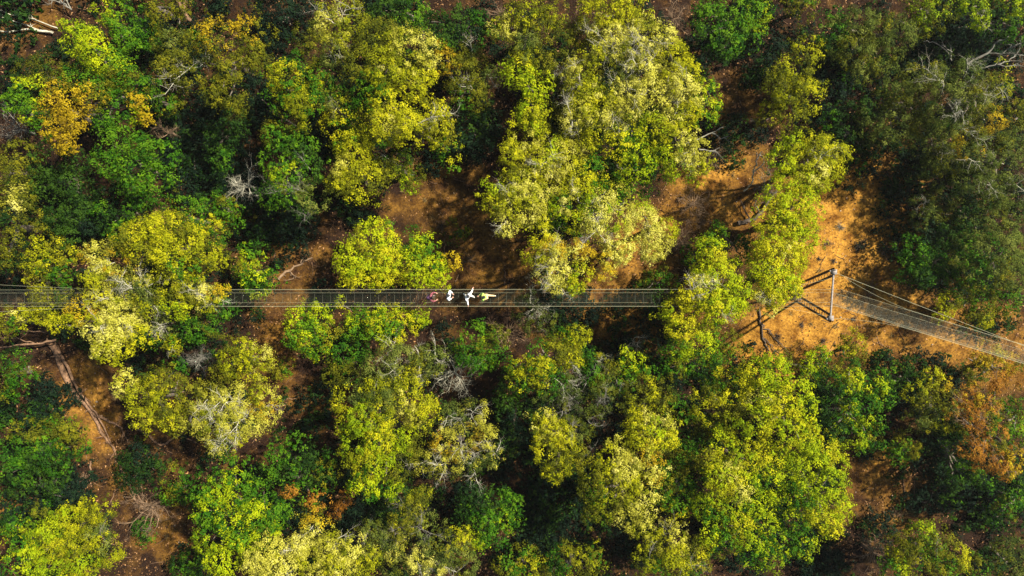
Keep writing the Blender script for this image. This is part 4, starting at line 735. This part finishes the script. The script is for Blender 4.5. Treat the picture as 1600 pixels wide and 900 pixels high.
cr=N.new('ShaderNodeValToRGB'); e=cr.color_ramp.elements; e[0].color=(.07,.006,.015,1); e[1].color=(.42,.13,.14,1); L.new(mm.outputs[0],cr.inputs[0]); L.new(cr.outputs[0],pb.inputs['Base Color'])
white=cloth('white_cotton',(.80,.79,.76),(.72,.70,.66)); green=cloth('lime_green_jersey',(.30,.46,.06),(.36,.50,.10))
dark=cloth('dark_trousers',(.02,.02,.025)); beige=cloth('beige_trousers',(.62,.44,.22),(.52,.36,.17)); cream=cloth('cream_trousers',(.72,.68,.58)); grey=cloth('grey_trousers',(.10,.09,.09))
hairb=plain('black_hair',(.010,.009,.008),.7); hairr=plain('brown_hair',(.035,.018,.010),.8); purple=cloth('dark_purple_pack',(.05,.015,.05)); blk=cloth('black_pack',(.02,.02,.02)); shoe=plain('shoe_rubber',(.10,.09,.08),.7); shoew=plain('white_shoe',(.6,.58,.52),.7)
person('walker in a maroon checked shirt with a dark purple pack, leftmost on the bridge',on_bridge(671,464.5),0,
  pose(chest=(.14,0,1.24),neck=(.22,0,1.38),head=(.30,0,1.50),sh_l=(.14,.19,1.33),sh_r=(.14,-.19,1.33),el_l=(.28,.33,1.14),wr_l=(.48,.32,1.05),ha_l=(.58,.26,1.02),el_r=(.28,-.31,1.12),wr_r=(.50,-.22,1.06),ha_r=(.60,-.14,1.03)),plaid,grey,hairr,shoe,purple)
person('walker in a white top with both hands joined in front, on the bridge',on_bridge(701,461.5),R(-8),
  pose(el_l=(.06,.34,1.16),wr_l=(.28,.18,1.10),ha_l=(.40,.05,1.10),el_r=(.06,-.34,1.16),wr_r=(.28,-.16,1.10),ha_r=(.40,-.03,1.10)),white,dark,hairb,shoe)
person('walker in white with arms stretched out to both hand cables of the bridge',on_bridge(731.5,462.3),R(-38),
  pose(sh_l=(.04,.20,1.41),el_l=(.03,.42,1.24),wr_l=(-.06,.62,1.10),ha_l=(-.09,.74,1.05),sh_r=(.05,-.20,1.40),el_r=(.26,-.36,1.20),wr_r=(.42,-.52,1.08),ha_r=(.47,-.60,1.05),
       kn_l=(.28,.16,.52),an_l=(.24,.14,.10),to_l=(.38,.15,.05),kn_r=(-.06,-.10,.50),an_r=(-.38,-.12,.18),to_r=(-.27,-.12,.08)),white,cream,hairb,shoew,None,True)
person('walker in a lime green shirt and beige trousers striding along the bridge',on_bridge(758.5,463.5),R(180),
  pose(chest=(.16,0,1.27),neck=(.20,0,1.43),head=(.12,.03,1.58),sh_l=(.14,.20,1.38),sh_r=(.14,-.20,1.38),el_l=(.16,.30,1.13),wr_l=(.30,.30,.98),ha_l=(.38,.27,.90),el_r=(.26,-.22,1.16),wr_r=(.46,-.06,1.12),ha_r=(.56,-.02,1.12),
       hip_l=(-.04,.09,.90),kn_l=(.10,.10,.50),an_l=(.06,.10,.09),to_l=(.20,.10,.05),kn_r=(-.30,-.08,.56),an_r=(-.66,-.05,.34),to_r=(-.64,-.05,.20)),green,beige,hairb,shoew)

# stones and dry grass on the open soil
st=MB()
for q in range(700):
    c=np.array([rng.uniform(-44,44),rng.uniform(-25,25),0.]); 
    if soil(c[0],c[1])<.3: continue
    c[2]=gz(c[0],c[1])+.01; s_=rng.uniform(.03,.11)*(1+(rng.random()<.06)); a_=rng.uniform(0,6.28); rm_=np.array([[math.cos(a_),-math.sin(a_),0],[math.sin(a_),math.cos(a_),0],[0,0,1]])
    k8=np.array([[x,y,z] for z in (-.5,.5) for y in (-.5,.5) for x in (-.5,.5)])*np.array([s_*1.4,s_,s_*.7])*rng.uniform(.6,1.15,(8,3)); st.add(k8@rm_.T+c,[[0,2,3,1],[4,5,7,6],[0,1,5,4],[2,6,7,3],[0,4,6,2],[1,3,7,5]])
tag(st.build('pebbles',plain('ochre_stone',(.16,.10,.06),.9,0,(.38,.28,.18),3)),'small ochre stones on the bare soil','pebbles',kind='stuff')
gr=MB(3)
for q in range(420):
    c=np.array([rng.uniform(-44,44),rng.uniform(-25,25),0.]); 
    if soil(c[0],c[1])<.08 and rng.random()<.6: continue
    c[2]=gz(c[0],c[1]); n_=int(rng.integers(14,34)); a_=rng.uniform(0,6.28,n_); l_=rng.uniform(.15,.42,n_); b0=c+np.c_[rng.normal(0,.08,(n_,2)),np.zeros(n_)]
    tip=b0+np.c_[np.cos(a_)*l_*.8,np.sin(a_)*l_*.8,l_*.7]; w_=np.c_[-np.sin(a_),np.cos(a_),0*a_]*.016
    gr.add(np.stack([b0-w_,b0+w_,tip],1).reshape(-1,3),np.arange(3*n_).reshape(n_,3),0,np.clip(rng.normal(.45,.2,n_),0,1))
tag(gr.build('dry_grass',leafmat('dry_grass_blades',(.05,.03,.012),(.14,.09,.03),(.30,.22,.09),.2),tint=True),'dry grass tufts scattered over the open soil','grass',kind='stuff')
# thin warm air between the drone and the forest floor
hz=MB(); hz.box([0,0,28.],[760,760,60.4]); hm_=bpy.data.materials.new('warm_haze'); hm_.use_nodes=True; N=hm_.node_tree.nodes; N.clear()
pv_=N.new('ShaderNodeVolumePrincipled'); pv_.inputs['Density'].default_value=HAZE; pv_.inputs['Color'].default_value=(.97,.95,.88,1); pv_.inputs['Anisotropy'].default_value=.3
ho=N.new('ShaderNodeOutputMaterial'); hm_.node_tree.links.new(pv_.outputs[0],ho.inputs['Volume'])
tag(hz.build('haze',hm_),'thin warm haze over the forest','haze',kind='stuff')
